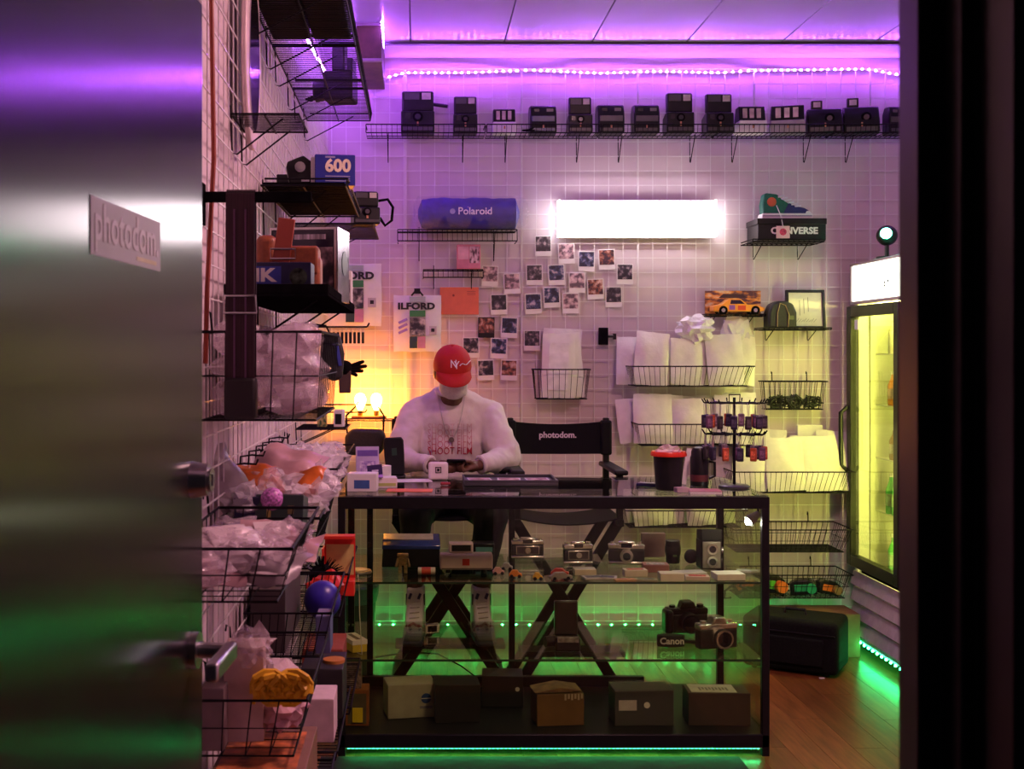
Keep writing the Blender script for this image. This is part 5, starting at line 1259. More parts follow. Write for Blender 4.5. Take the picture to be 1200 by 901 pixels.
# small things along the front edge of the upper shelf
def toy(label, x, z, col, L=.05, roof=True):
    t = thing('toy_car', label, 'toy car', (gx(x, z), z, Z1), R(rng.uniform(-12, 12)), 'toy cars on the upper glass shelf'); a = L / 2; m = M('toy_%s' % str(col), col, .3, coat=.4)
    q = MB(); q.prism([(-a, .006), (a, .006), (a, .016), (a * .6, .019), (a * .3, .03), (-a * .5, .03), (-a * .85, .018), (-a, .016)], -.011, .011, 'y'); q.build('body', m, t, bev=.002)
    for x_ in (-a * .6, a * .6):
        for y_ in (-.012, .008):
            q = MB(); q.cyl((x_, y_, .007), (x_, y_ + .004, .007), .007, n=10); q.build('wheel', BLKM, t)
    return t
toy('pink toy car right of the white instant camera', 584, 4.68, (.62, .32, .34), .046)
toy('orange toy car on the front edge of the upper shelf', 604, 4.62, (.75, .22, .02), .05)
toy('yellow toy car on the front edge of the upper shelf', 630, 4.57, (.75, .40, .02), .036)
toy('silver toy car behind the orange one on the upper shelf', 594, 4.78, (.5, .5, .5), .045)
toy('long red toy car below the middle vintage camera', 656, 4.66, (.50, .05, .04), .07)
toy('grey toy car beside the yellow one on the upper shelf', 657, 4.575, (.28, .24, .25), .09)
def packet(label, x, z, sx, sy, h, col, rz=0, top=None):
    t = thing('film_packet', label, 'packet', (gx(x, z), z, Z1), R(rz), 'flat packets on the upper glass shelf')
    q = MB(); q.box(-sx / 2, sx / 2, -sy / 2, sy / 2, 0, h); q.build('sleeve', M('packet_%s' % str(col), col, .5, var=.08), t, bev=.001)
    if top:
        q = MB(); q.box(-sx * .36, sx * .36, -sy * .3, sy * .3, h, h + .001); q.build('printed_face', M('packet_top_%s' % str(top), top, .5, var=.7, scale=90), t)
    return t
packet('cream card sleeve right of the long red toy car', 685, 4.70, .085, .06, .022, (.60, .52, .42))
packet('black and white patterned packet in the middle of the upper shelf', 695, 4.60, .08, .06, .008, (.45, .42, .42), 10, (.08, .07, .1))
packet('black and white patterned packet right of the middle of the upper shelf', 712, 4.60, .07, .06, .008, (.45, .42, .45), -14, (.06, .05, .12))
packet('white packet with red print below the rangefinder', 744, 4.66, .09, .05, .026, (.62, .54, .48), 3, (.45, .08, .05))
packet('stack of red edged cards behind the white packet', 768, 4.76, .10, .07, .030, (.55, .22, .20), -4, (.6, .5, .45))
packet('orange edged flat packet at the front of the upper shelf', 733, 4.555, .085, .04, .007, (.50, .28, .14), 6, (.5, .2, .15))
packet('green grey flat packet at the front of the upper shelf', 757, 4.555, .085, .04, .007, (.32, .30, .22), -6, (.1, .12, .08))
packet('thick white card block at the front of the upper shelf', 786, 4.57, .09, .06, .030, (.70, .66, .60), 0)
packet('thin white card behind the thick white block', 808, 4.72, .12, .07, .006, (.66, .62, .58), 8)
packet('red and white flat packet near the twin lens camera', 817, 4.58, .09, .05, .016, (.62, .50, .48), -8, (.5, .05, .06))
packet('bright white card block at the right end of the upper shelf', 853, 4.60, .11, .08, .024, (.78, .76, .72), 5)
packet('thin white card at the far right end of the upper shelf', 876, 4.74, .08, .05, .008, (.70, .68, .62), -5)

# --- lower glass shelf
t = thing('folding_phone_camera', 'tall black folding camera standing open on the lower glass shelf', 'camera', (gx(664, 4.7), 4.70, Z2))
q = MB(); q.box(-.048, .048, -.05, .04, 0, .05); q.build('base', BLK, t, bev=.006)
q = MB(); q.box(-.046, .046, .012, .034, .05, .185); q.build('raised_back', M('folding_back', (.035, .026, .03), .3), t, bev=.006)
q = MB(); q.box(-.042, .042, -.052, -.03, .035, .056); q.build('front_bar', M('bar_grey', (.20, .19, .2), .25, var=.6, scale=60), t, bev=.002)
q = MB(); q.cyl((-.048, 0, .03), (-.085, -.01, .03), .022, n=16); q.build('side_knob', BLK, t)
def slr(label, loc, rotz, silver=False, s=1.0):
    t = thing('reflex_camera', label, 'camera', loc, rotz, 'reflex cameras on the lower glass shelf'); t.scale = (s, s, s)
    tp_m = SILVER if silver else BLK
    q = MB(); q.box(-.072, .072, -.022, .022, 0, .068); q.build('body', LEATHERB, t, bev=.006)
    q = MB(); q.box(-.073, .073, -.022, .022, .066, .088); tp = q.build('top_plate', tp_m, t, bev=.005)
    q = MB(); q.prism([(-.030, .086), (.030, .086), (.020, .112), (-.020, .112)], -.030, .020, 'y'); q.build('pentaprism', tp_m, t, bev=.005)
    q = MB(); q.cyl((.05, 0, .088), (.05, 0, .098), .012, n=16); q.build('dial', tp_m, tp)
    q = MB(); q.cyl((-.05, 0, .088), (-.05, 0, .096), .011, n=16); q.build('rewind_knob', tp_m, tp)
    q = MB(); q.cyl((0, -.022, .042), (0, -.040, .042), .034, .032, n=26); q.cyl((0, -.040, .042), (0, -.066, .042), .030, .033, n=26); ln = q.build('lens', SILVER if silver else BLK, t)
    q = MB(); q.cyl((0, -.045, .042), (0, -.058, .042), .0335, n=26); q.build('focus_ring', LEATHERB, ln)
    q = MB(); q.cyl((0, -.066, .042), (0, -.067, .042), .026, n=22); q.build('lens_glass', LENS, ln)
    if not silver:
        q = MB(); q.box(-.085, -.055, -.045, .02, 0, .085); q.build('grip', BLK, t, bev=.012, bseg=3)
    return t
slr('large black reflex camera at the back of the lower glass shelf', (gx(806, 4.95), 4.98, Z2), R(4), s=1.18)
slr('reflex camera with a silver top and lens at the front right of the lower shelf', (gx(842, 4.68), 4.72, Z2), R(14), True, 1.12)
t = thing('neck_strap', 'rolled black neck strap with white lettering on the lower glass shelf', 'strap', (gx(786, 4.74), 4.74, Z2))
q = MB(); q.prism(oval(.055, .024, 28), -.022, .022, 'z'); o = q.build('roll', M('strap_black', (.012, .012, .012), .7), t, loc=(0, 0, .023), bev=.002)
text('Canon', .036, WHITE, t, (.0, -.0262, .025), bold=.03)
q = MB(); q.tube([(.05, 0, .02), (.10, .01, .014), (.15, .0, .008), (.17, -.02, .005)], .007, 6); q.build('tail', M('strap_black', (.012, .012, .012), .7), t)
t = thing('compact_camera', 'tiny silver compact camera on the lower glass shelf below the left shoe', 'camera', (gx(506, 4.95), 4.95, Z2 + .001), R(18))
q = MB(); q.box(-.032, .032, -.012, .012, 0, .042); q.build('body', SILVER, t, bev=.005)
q = MB(); q.box(-.022, .018, -.0135, -.012, .010, .034); q.build('front_panel', BLK, t)
q = MB(); q.cyl((.0, -.012, .021), (.0, -.022, .021), .011, n=16); q.build('lens', BLK, t)
t = cbox('film_carton', 'white and yellow film carton at the left end of the lower glass shelf', 'box', (.060, .13, .045), (gx(415, 4.72), 4.70, Z2), R(24), M('carton_yellow', (.65, .50, .05), .5))
q = MB(); q.box(-.031, .031, -.066, .066, .03, .047); q.build('white_sleeve', WHITE, t)
q = MB(); q.box(-.008, .008, -.05, .05, .047, .048); q.build('printed_bar', M('bar_dark', (.1, .1, .1), .5), t)
# --- bottom deck
def dbox(label, x0, x1, y0, y1, z, col, rz=0, d=.13, deck=Z0):
    a, b_ = gx(x0, z), gx(x1, z); h = (y1 - y0) * z / F * .86
    return cbox('camera_box', label, 'box', (b_ - a, d, h), ((a + b_) / 2, z + d / 2, deck), R(rz), M('cbox_%s' % str(col), col, .5, var=.1), group='camera boxes on the case floor')
t = dbox('white camera box with a round blue logo on the case floor', 451, 509, 797, 842, 4.72, (.42, .40, .32), 10)
q = MB(); q.cyl((.055, -.0655, .075), (.055, -.0665, .075), .020, n=20); lo = q.build('logo_disc', M('logo_blue', (.02, .06, .25), .5), t)
q = MB(); q.box(.036, .074, -.0672, -.0665, .0735, .0765); q.build('logo_line', WHITE, lo)
face(t, .03, .08, .035, .045, -.0652, M('print_dim', (.2, .2, .25), .5), 'printed_word')
t = dbox('black camera box standing right of the white one on the case floor', 509, 562, 797, 848, 4.66, (.012, .012, .012), 3)
q = MB(); q.box(-.05, .05, -.04, .04, .1455, .147); q.build('top_label', M('label_grey', (.2, .2, .18), .5, var=.6, scale=60), t)
t = dbox('black camera box with a small white dot on the case floor', 566, 614, 790, 832, 4.86, (.012, .012, .013), -3)
q = MB(); q.cyl((.06, -.0655, .075), (.06, -.0662, .075), .009, n=14); q.build('white_dot', WHITE, t)
t = dbox('brown camera box with torn printed top on the case floor', 627, 683, 815, 858, 4.62, (.16, .085, .025), 6)
q = MB(); q.prism([(-.10, .128), (.0, .145), (.085, .132), (.02, .128)], -.06, .05, 'y'); q.build('open_flap', M('flap_brown', (.20, .12, .05), .5, var=.5, scale=30), t)
for k in range(6): face(t, .015 + k * .013, .023 + k * .013, .098 + (k % 2) * .005, .122, -.0652, M('print_buff', (.5, .42, .28), .5), 'printed_mark')
t = dbox('film wrapped black camera box with a white label on the case floor', 720, 789, 806, 853, 4.62, (.014, .013, .013), 2)
face(t, -.10, -.03, .06, .10, -.0652, M('label_pale', (.50, .47, .47), .4), 'label'); q = MB(); q.cyl((.01, -.0652, .08), (.01, -.066, .08), .012, n=14); q.build('white_dot', WHITE, t)
q = MB(); q.box(-.117, .117, -.067, .067, -.0005, .142); o = q.build('clear_wrap', MPLASTIC('wrap_film', (.5, .5, .5), .10, .05), t, bev=.003)
t = dbox('dark camera box with a white printed lid on the case floor', 808, 880, 808, 852, 4.62, (.05, .035, .03), -2)
q = MB(); q.box(-.105, .07, -.055, .055, .1258, .1275); lb = q.build('lid_label', M('label_lid', (.55, .52, .47), .5), t)
q = MB()
for k in range(9): q.box(-.07 + k * .013, -.062 + k * .013, -.03 + .01 * (k % 2), .01, .1275, .1279)
q.build('printed_word', M('print_dark', (.2, .18, .17), .5), lb)['kind'] = 'stuff'
t = dbox('orange framed box with a bright yellow pack on the case floor, far left', 405, 432, 802, 850, 4.62, (.28, .09, .02), 0, .10)
face(t, -.036, .036, .008, .125, -.0502, M('panel_olive', (.10, .08, .05), .5), 'front_panel')
face(t, -.018, .022, .015, .07, -.0512, M('pack_yellow', (.75, .60, .02), .4), 'yellow_pack', .004)
hb = .1365 + .085
t = cbox('camera_box', 'black and pale patterned box stacked on the orange framed box', 'box', (.075, .08, .118), (gx(412, 4.64), 4.68, hb), 0, M('pattern_box', (.20, .14, .15), .5, var=1, scale=50), group='camera boxes on the case floor')
# cable drooping behind the lower shelf
q = MB(); q.tube([W(440, 770, 4.9), W(480, 764, 4.95), W(513, 766, 5.0), W(540, 780, 5.05), W(560, 795, 5.1)], .003, 6)
tag(q.build('power_cable', BLKM), 'thin black cable drooping inside the display case', 'cable')

# ================================================================== things on the counter
TZ = TOPZ + .0005
t = cbox('film_carton', 'white carton with a blue patch at the left end of the counter', 'box', (.115, .09, .068), (gx(425, 4.66), 4.68, TZ), R(-3), WHITE)
face(t, -.03, .03, .012, .045, -.0452, M('patch_blue', (.05, .12, .35), .5), 'blue_patch')
t = cbox('film_carton', 'green striped white carton behind the blue patched one', 'box', (.12, .08, .04), (gx(447, 4.76), 4.80, TZ), R(4), WHITE)
face(t, -.06, .055, .008, .02, -.0402, M('stripe_lime', (.45, .55, .15), .5), 'green_stripe')
t = thing('instant_film_box', 'upright pale violet printed film box on the counter', 'box', (gx(430, 4.95), 4.95, TZ), (R(-8), 0, R(6)))
q = MB(); q.box(-.045, .05, -.015, .015, 0, .15); q.build('carton', M('violet_card', (.50, .42, .66), .35, var=.1), t, bev=.001)
face(t, -.04, .045, .11, .135, -.0152, M('violet_band', (.14, .08, .38), .4), 'violet_band')
face(t, -.03, .035, .02, .09, -.0152, MPHOTO('violet_print', (.3, .2, .55), (.6, .5, .75), (.85, .8, .9), 4), 'picture')
t = thing('card_reader_box', 'dark violet card leaning on a white roll on the counter', 'card', (gx(440, 4.74), 4.75, TZ + .0405), (R(-25), R(-6), 0))
q = MB(); q.box(-.03, .03, -.003, .003, 0, .055); q.build('card', M('card_darkviolet', (.03, .015, .09), .35), t)
face(t, -.012, .014, .026, .034, -.0032, M('card_print', (.6, .55, .7), .5), 'printed_word'); face(t, -.03, .03, 0, .012, -.0032, M('card_lilac', (.45, .25, .8), .5), 'lilac_edge')
t = thing('paper_roll', 'white paper roll behind the violet card on the counter', 'roll', (gx(447, 4.92), 4.92, TZ))
q = MB(); q.lathe([(.012, 0), (.04, 0), (.04, .075), (.012, .075)], 26); q.build('roll', WHITE, t); q = MB(); q.lathe([(.010, .001), (.0125, .001), (.0125, .0755), (.010, .0755)], 18); q.build('core', M('core_tan', (.3, .2, .12), .7), t)
q = MB(); q.box(-.10, .10, -.06, .06, 0, .0012); tag(q.build('paper_sheet', WHITE, None, loc=(gx(478, 5.0), 5.04, TZ), rot=(0, 0, R(4))), 'white paper sheet on the counter left of the card reader', 'paper')
q = MB(); q.box(-.09, .09, -.05, .05, 0, .0015); tag(q.build('paper_sheet', M('sheet_orange', (.70, .16, .06), .6), None, loc=(gx(480, 4.62), 4.68, TZ), rot=(0, 0, R(-3))), 'orange flyer lying near the front of the counter', 'paper')
# card reader
t = thing('card_reader', 'white rounded square card reader standing on the counter', 'card reader', (gx(513.5, 5.08), 5.08, TZ))
q = MB(); q.prism([(-.03, 0), (.03, 0), (.020, .074), (-.016, .078)], -.042, .042, 'x'); q.build('body', M('reader_white', (.78, .70, .70), .35, var=.03), t, bev=.012, bseg=4)
q = MB(); q.tube([(-.011, -.0265, .033), (.011, -.0265, .033), (.0115, -.0235, .055), (-.0115, -.0235, .055)], .0022, 5, closed=True); q.box(-.005, .005, -.027, -.024, .039, .049); q.build('square_logo', INK, t)
# red and pale trinket beside the reader
q = MB(); q.cap((0, 0, .007), (.03, .004, .007), .007, .005, 10); tag(q.build('usb_stick', M('usb_red', (.35, .03, .04), .4), None, loc=(gx(518, 4.85), 4.86, TZ)), 'small dark red stick in front of the card reader', 'gadget')
# black photo tray
t = thing('photo_tray', 'shallow black tray holding three prints on the counter', 'tray', (gx(597, 4.93), 4.95, TZ))
q = MB(); q.box(-.19, .19, -.12, .12, 0, .012); q.build('base', M('tray_grey', (.045, .045, .055), .4), t, bev=.002)
for bb in ((-.19, .19, -.12, -.112), (-.19, .19, .112, .12), (-.19, -.182, -.112, .112), (.182, .19, -.112, .112)):
    q = MB(); q.box(*bb, .012, .024); q.build('rim', M('tray_grey', (.045, .045, .055), .4), t, bev=.001)
for k, x in enumerate((-.12, .0, .12)):
    pr = thing('photo_print', 'pink print in the counter tray, %s of three' % ['left', 'middle', 'right'][k], 'photo', (gx(597, 4.93) + x, 4.96, TZ + .0125), R((3, -4, 2)[k]), 'prints in the tray')
    q = MB(); q.box(-.048, .048, -.07, .07, 0, .001); q.build('paper', WHITE, pr)
    q = MB(); q.box(-.042, .042, -.055, .062, .001, .0014); q.build('picture', MPHOTO('print_rose', (.25, .10, .12), (.62, .40, .40), (.8, .66, .62), 3), pr)
# tumbler
t = thing('waste_cup', 'black cup with a glossy red rim and film inside on the counter', 'cup', (gx(786, 4.66), 4.70, TZ))
q = MB(); q.lathe([(.046, 0), (.050, .004), (.060, .14), (.056, .14), (.046, .008)], 32); q.build('cup', BLK, t)
q = MB(); q.lathe([(.059, .132), (.070, .134), (.071, .142), (.066, .152), (.057, .150), (.056, .136)], 32); q.build('red_rim', M('rim_red', (.65, .03, .01), .3), t)
crumple('crumpled clear film stuffed in the red rimmed cup', 'clear_bag', 'bag', (gx(786, 4.66), 4.70, TZ + .10), (.10, .10, .072), CLR2, 210, rough=.35)
t = thing('bottle_mug', 'black lidded drinks bottle beside the red rimmed cup', 'bottle', (gx(821, 4.82), 4.84, TZ))
q = MB(); q.lathe([(.034, 0), (.037, .005), (.037, .115), (.033, .125), (.033, .14), (.026, .155), (.008, .160)], 26); q.build('flask', BLK, t)
q = MB(); q.lathe([(.0372, .02), (.0375, .022), (.0375, .045), (.0372, .047)], 26); q.build('red_band', M('band_red', (.10, .02, .02), .4), t)
q = MB(); q.tube([(.034, 0, .10), (.062, 0, .095), (.062, 0, .04), (.036, 0, .03)], .006, 6); q.build('handle', BLK, t)
for k, (dx, dz) in enumerate(((-.05, .15), (.045, .14))):
    q = MB(); q.box(-.010, .010, -.001, .001, 0, dz); tag(q.build('paper_strip', PAPER, None, loc=(gx(821, 4.82) + dx, 4.90 + k * .03, TZ), rot=(R(-6), R((10, -8)[k]), 0)), ['pale paper strip upright between cup and bottle', 'pale paper strip upright right of the bottle'][k], 'paper')
t = thing('pocket_knife', 'shiny silver folding tool lying left of the red rimmed cup', 'tool', (gx(763, 4.75), 4.80, TZ), R(-30))
q = MB(); q.box(-.05, .05, -.010, .010, 0, .014); q.build('handle', M('tool_blue', (.02, .02, .08), .3), t, bev=.004); q = MB(); q.box(-.04, .03, -.011, .009, .014, .018); q.build('blade', STEEL, t, bev=.001)
t = thing('booklet', 'small pink covered booklet at the front edge of the counter', 'booklet', (gx(826, 4.60), 4.615, TZ), R(-4))
q = MB(); q.box(-.06, .06, -.05, .05, 0, .008); q.build('pages', PAPER, t); q = MB(); q.box(-.061, .061, -.051, .051, .008, .0095); q.build('cover', M('cover_pink', (.45, .16, .2), .4), t)
t = cbox('matchbox', 'small pale matchbox left of the pink booklet', 'box', (.05, .04, .018), (gx(800, 4.6), 4.62, TZ), R(8), M('match_pale', (.42, .32, .33), .6))
# ---- keychain rack
kx, ky = gx(862, 4.78), 4.80
t = thing('keychain_rack', 'black countertop spinner rack with two tiers of hooks', 'rack', (kx, ky, TZ))
q = MB(); q.lathe([(.062, 0), (.062, .006), (.055, .010), (.01, .012)], 28); q.build('base', M('rack_base', (.05, .05, .06), .3), t)
q = MB(); q.cyl((0, 0, .01), (0, 0, .36), .006, n=10); q.build('pole', WIREB, t)
q = MB(); q.tube([(-.02, -.004, .335), (.02, -.004, .335), (.022, -.004, .372), (-.022, -.004, .372)], .003, 5, closed=True); q.build('sign_holder', WIREB, t)
tiers = (.338, .213)
ALLK = []
ORD = ['first', 'second', 'third', 'fourth', 'fifth', 'sixth', 'seventh', 'eighth', 'ninth', 'tenth', 'eleventh', 'twelfth', 'thirteenth', 'fourteenth', 'fifteenth', 'sixteenth', 'seventeenth', 'eighteenth', 'nineteenth', 'twentieth']
for zi, zt_ in enumerate(tiers):
    for k in range(13):
        a = 2 * math.pi * k / 13 + .1 + zi * .2; d = Vector((math.cos(a), math.sin(a), 0))
        q = MB(); q.cyl((0, 0, zt_), d * .118 + Vector((0, 0, zt_)), .0028, n=6); q.cyl(d * .118 + Vector((0, 0, zt_)), d * .128 + Vector((0, 0, zt_ + .016)), .0028, n=6); q.build('prong', WIREB, t)
        for rr in (.116, .088):
            if rr > .1 or k % 3 == 0: ALLK.append((zi, d.x * rr, d.y * rr, zt_, a))
KC = [((.015, .012, .035), 'navy'), ((.22, .14, .20), 'lilac'), ((.02, .016, .02), 'black'), ((.38, .07, .02), 'orange'), ((.05, .04, .08), 'slate'), ((.10, .04, .09), 'plum')]
for zi in (0, 1):
    rowk = sorted([k for k in ALLK if k[0] == zi], key=lambda k: k[1])
    for i, (_, dx, dy, zt_, a) in enumerate(rowk):
        col, cn = KC[(i * 5 + zi * 2) % 6]
        c = thing('keychain', '%s keychain on the %s tier of the rack, %s from the left' % (cn, ('upper', 'lower')[zi], ORD[i]), 'keychain', (kx + dx, ky + dy, TZ + zt_ - .003), R(rng.uniform(-50, 50)), 'keychains on the rack')
        q = MB(); q.tube([(0, 0, .007), (.004, 0, 0), (.0025, 0, -.045), (-.0025, 0, -.045), (-.004, 0, 0)], .0014, 4, closed=True); q.build('loop', STEEL, c)
        q = MB(); q.box(-.013, .013, -.007, .007, -.098, -.045); q.build('fob', M('fob_%s' % cn, col, .35), c, bev=.004)
        q = MB(); q.box(-.009, .009, -.0078, -.007, -.088, -.058); q.build('fob_face', M('fobface_%s' % cn, tuple(min(1, v * 1.6 + .04) for v in col), .3, var=.5, scale=120), c)
# little clip lamp seen through the right end of the case
t = thing('clip_lamp', 'small clip lamp seen through the right end of the case', 'lamp', (gx(880, 4.62), 4.62, .845))
q = MB(); q.cyl((.03, 0, .06), (.024, .0, .091), .004, n=8); q.build('arm', BLK, t)
q = MB(); q.cyl((.03, 0, .06), (-.012, -.01, .03), .012, .024, n=18); q.build('shade', M('lamp_grey', (.2, .2, .22), .4), t)
q = MB(); q.ell((-.012, -.010, .030), .014, 12, 8); q.build('bulb', ME('clip_bulb', (1, .92, .92), 130), t)

# slim upright black terminal at the back of the counter, left of the person
t = thing('scanner_stand', 'slim upright black scanner standing at the back of the counter by the elbow', 'scanner', (gx(464, 5.14), 5.14, TZ), (0, R(-4), 0))
q = MB(); q.box(-.042, .042, -.035, .035, 0, .012); q.build('foot', BLK, t, bev=.004)
q = MB(); q.prism([(-.040, .012), (.038, .012), (.043, .10), (.044, .16), (.036, .176), (-.036, .178), (-.043, .16), (-.043, .10)], -.014, .014, 'y'); q.build('body', BLK, t, bev=.006, bseg=3)
q = MB(); q.box(-.010, .012, -.016, -.014, .10, .13); q.build('logo_mark', M('scanner_green', (.02, .06, .04), .3), t)
# ================================================================== tall director's chairs
CANV = M('canvas_black', (.009, .009, .010), .85, bump=.2, scale=200, spec=.15); CWOOD = M('chair_black_wood', (.010, .010, .010), .5, spec=.2)
def director_chair(label, loc, rotz=0, lettering=False, hw=.245):
    t = thing('director_chair', label, 'chair', loc, rotz, 'tall folding chairs behind the counter')
    SZ, AZ, BZ = .785, .985, 1.205
    for s in (-1, 1):
        q = MB(); q.box(s * hw - .018, s * hw + .018, -.21, .21, .0, .03); q.build('floor_runner', CWOOD, t, bev=.004)
        q = MB(); q.box(s * hw - .016, s * hw + .016, -.21, .21, SZ - .03, SZ + .004); q.build('seat_rail', CWOOD, t, bev=.004)
        q = MB(); q.box(s * hw - .030, s * hw + .030, -.24, .24, AZ, AZ + .022); q.build('armrest', CWOOD, t, bev=.008, bseg=3)
        q = MB(); q.box(s * hw - .014, s * hw + .014, -.20, -.165, SZ, AZ); q.build('arm_post', CWOOD, t, bev=.003)
        q = MB(); q.box(s * hw - .014, s * hw + .014, .185, .220, SZ, BZ + .012); q.build('back_post', CWOOD, t, bev=.005)
        q = MB(); q.box(s * hw - .026, s * hw + .026, .178, .228, BZ - .165, BZ); q.build('back_sleeve', CANV, t, bev=.010, bseg=3)
    for y in (-.16, .15):
        for s in (-1, 1):
            a = Vector((-s * hw, y + s * .017, .02)); b_ = Vector((s * hw, y + s * .017, SZ - .02)); d = (b_ - a); ang = math.atan2(d.z, d.x); L = d.length / 2; c = (a + b_) / 2
            q = MB(); q.box(c.x - L, c.x + L, c.y - .012, c.y + .012, c.z - .024, c.z + .024, rot=Matrix.Rotation(-ang, 3, 'Y')); q.build('cross_leg', CWOOD, t, bev=.004)
    q = MB(); q.box(-hw + .0, hw - .0, -.345, -.215, .212, .234); q.build('footrest', CWOOD, t, bev=.006)
    for s in (-1, 1):
        q = MB(); q.box(s * hw * .78 - .012, s * hw * .78 + .012, -.335, -.14, .19, .212); q.build('footrest_arm', CWOOD, t, bev=.003)
    q = MB(); n = 10; vs = []; fs = []
    for i in range(n + 1):
        u = -1 + 2 * i / n; sag = .030 * (1 - u * u)
        for y in (-.20, .20):
            for dz in (0, .006): vs.append((u * hw, y, SZ + .004 + dz - sag))
    for i in range(n):
        a = i * 4; b_ = a + 4; fs += [(a, b_, b_ + 2, a + 2), (a + 1, a + 3, b_ + 3, b_ + 1), (a, a + 1, b_ + 1, b_), (a + 2, b_ + 2, b_ + 3, a + 3)]
    fs += [(0, 2, 3, 1), (n * 4, n * 4 + 1, n * 4 + 3, n * 4 + 2)]
    q.add(vs, fs); q.build('seat', CANV, t)
    q = MB(); vs = []; fs = []
    for i in range(n + 1):
        u = -1 + 2 * i / n; by = .198 + .026 * (1 - u * u); dip = .016 * (1 - u * u)
        for z in (BZ - .16, BZ - .004):
            for dy in (0, .005): vs.append((u * hw, by + dy, z - (dip if z > BZ - .1 else dip * .2)))
    for i in range(n):
        a = i * 4; b_ = a + 4; fs += [(a, b_, b_ + 2, a + 2), (a + 1, a + 3, b_ + 3, b_ + 1), (a, a + 1, b_ + 1, b_), (a + 2, b_ + 2, b_ + 3, a + 3)]
    fs += [(0, 2, 3, 1), (n * 4, n * 4 + 1, n * 4 + 3, n * 4 + 2)]
    q.add(vs, fs); bk = q.build('backrest', CANV, t)
    if lettering: text('photodom.', .040, M('print_white2', (.72, .66, .68), .6), bk, (.0, .2160, BZ - .072), bold=.03)
    return t
director_chair("empty black director's chair with white lettering right of the seated person", (gx(653.5, 5.72), 5.50, 0), 0, True, .228)
director_chair("black director's chair under the seated person", (.150, 5.64, 0), 0, False, .245)

# ================================================================== the seated person
per = thing('person', "person in red cap and white sweatshirt seated behind the counter, looking at a phone", 'person', (.16, 5.62, .74))
SKIN = M('skin', (.13, .058, .034), .5, var=.12, scale=30)
def shell(mb, name, mat, voxel, smooth, disp=0.0, dsize=.1, parent=per, disp2=0.0):
    "one continuous skin grown over overlapping forms"
    o = wpart(mb, name, mat, parent)
    r = o.modifiers.new('fuse', 'REMESH'); r.mode = 'VOXEL'; r.voxel_size = voxel; r.use_smooth_shade = True
    s = o.modifiers.new('relax', 'SMOOTH'); s.factor = .6; s.iterations = smooth
    if disp:
        tx = bpy.data.textures.new(name + '_folds', 'CLOUDS'); tx.noise_scale = dsize; tx.noise_depth = 2
        d = o.modifiers.new('folds', 'DISPLACE'); d.texture = tx; d.strength = disp; d.mid_level = .5; d.texture_coords = 'GLOBAL'
    if disp2:
        tx = bpy.data.textures.new(name + '_creases', 'CLOUDS'); tx.noise_scale = .045; tx.noise_depth = 1
        d = o.modifiers.new('creases', 'DISPLACE'); d.texture = tx; d.strength = disp2; d.mid_level = .5; d.texture_coords = 'GLOBAL'
    bpy.context.view_layer.update()
    me = bpy.data.meshes.new_from_object(o.evaluated_get(bpy.context.evaluated_depsgraph_get()))
    o.modifiers.clear(); o.data = me
    me.polygons.foreach_set('use_smooth', [True] * len(me.polygons))
    return o
def V(*a): return Vector(a)
PX = .163
sh = {-1: V(PX - .160, 5.65, 1.235), 1: V(PX + .160, 5.65, 1.235)}
el = {-1: V(-.082, 5.53, 1.035), 1: V(.413, 5.53, 1.04)}
wr = {-1: V(.045, 5.32, 1.032), 1: V(.300, 5.31, 1.032)}
pa = {-1: V(.098, 5.272, 1.022), 1: V(.243, 5.268, 1.024)}
HC = V(PX + .003, 5.515, 1.452); HR = Matrix.Rotation(R(17), 3, 'X') @ Matrix.Rotation(R(4), 3, 'Z')
def hd_(x, y, z): return HC + HR @ V(x, y, z)
kn = {-1: V(-.005, 5.36, .80), 1: V(.335, 5.36, .80)}
an = {-1: V(-.008, 5.45, .42), 1: V(.297, 5.45, .42)}
hip = {-1: V(PX - .09, 5.72, .83), 1: V(PX + .09, 5.72, .83)}
q = MB()
q.ell(V(PX, 5.72, .86), (.15, .11, .11)); q.ell(V(PX, 5.70, 1.0), (.13, .095, .15)); q.ell(V(PX, 5.66, 1.18), (.155, .10, .14))
q.cap(V(PX, 5.63, 1.27), HC + V(0, .03, -.03), .058, .052)
q.ell(HC, (.074, .094, .104), 22, 16, HR)                                     # skull
q.ell(hd_(0, -.045, -.060), (.056, .050, .058), 16, 12, HR)                   # jaw
q.cap(hd_(0, -.092, -.005), hd_(0, -.108, -.035), .009, .014, 10)             # nose
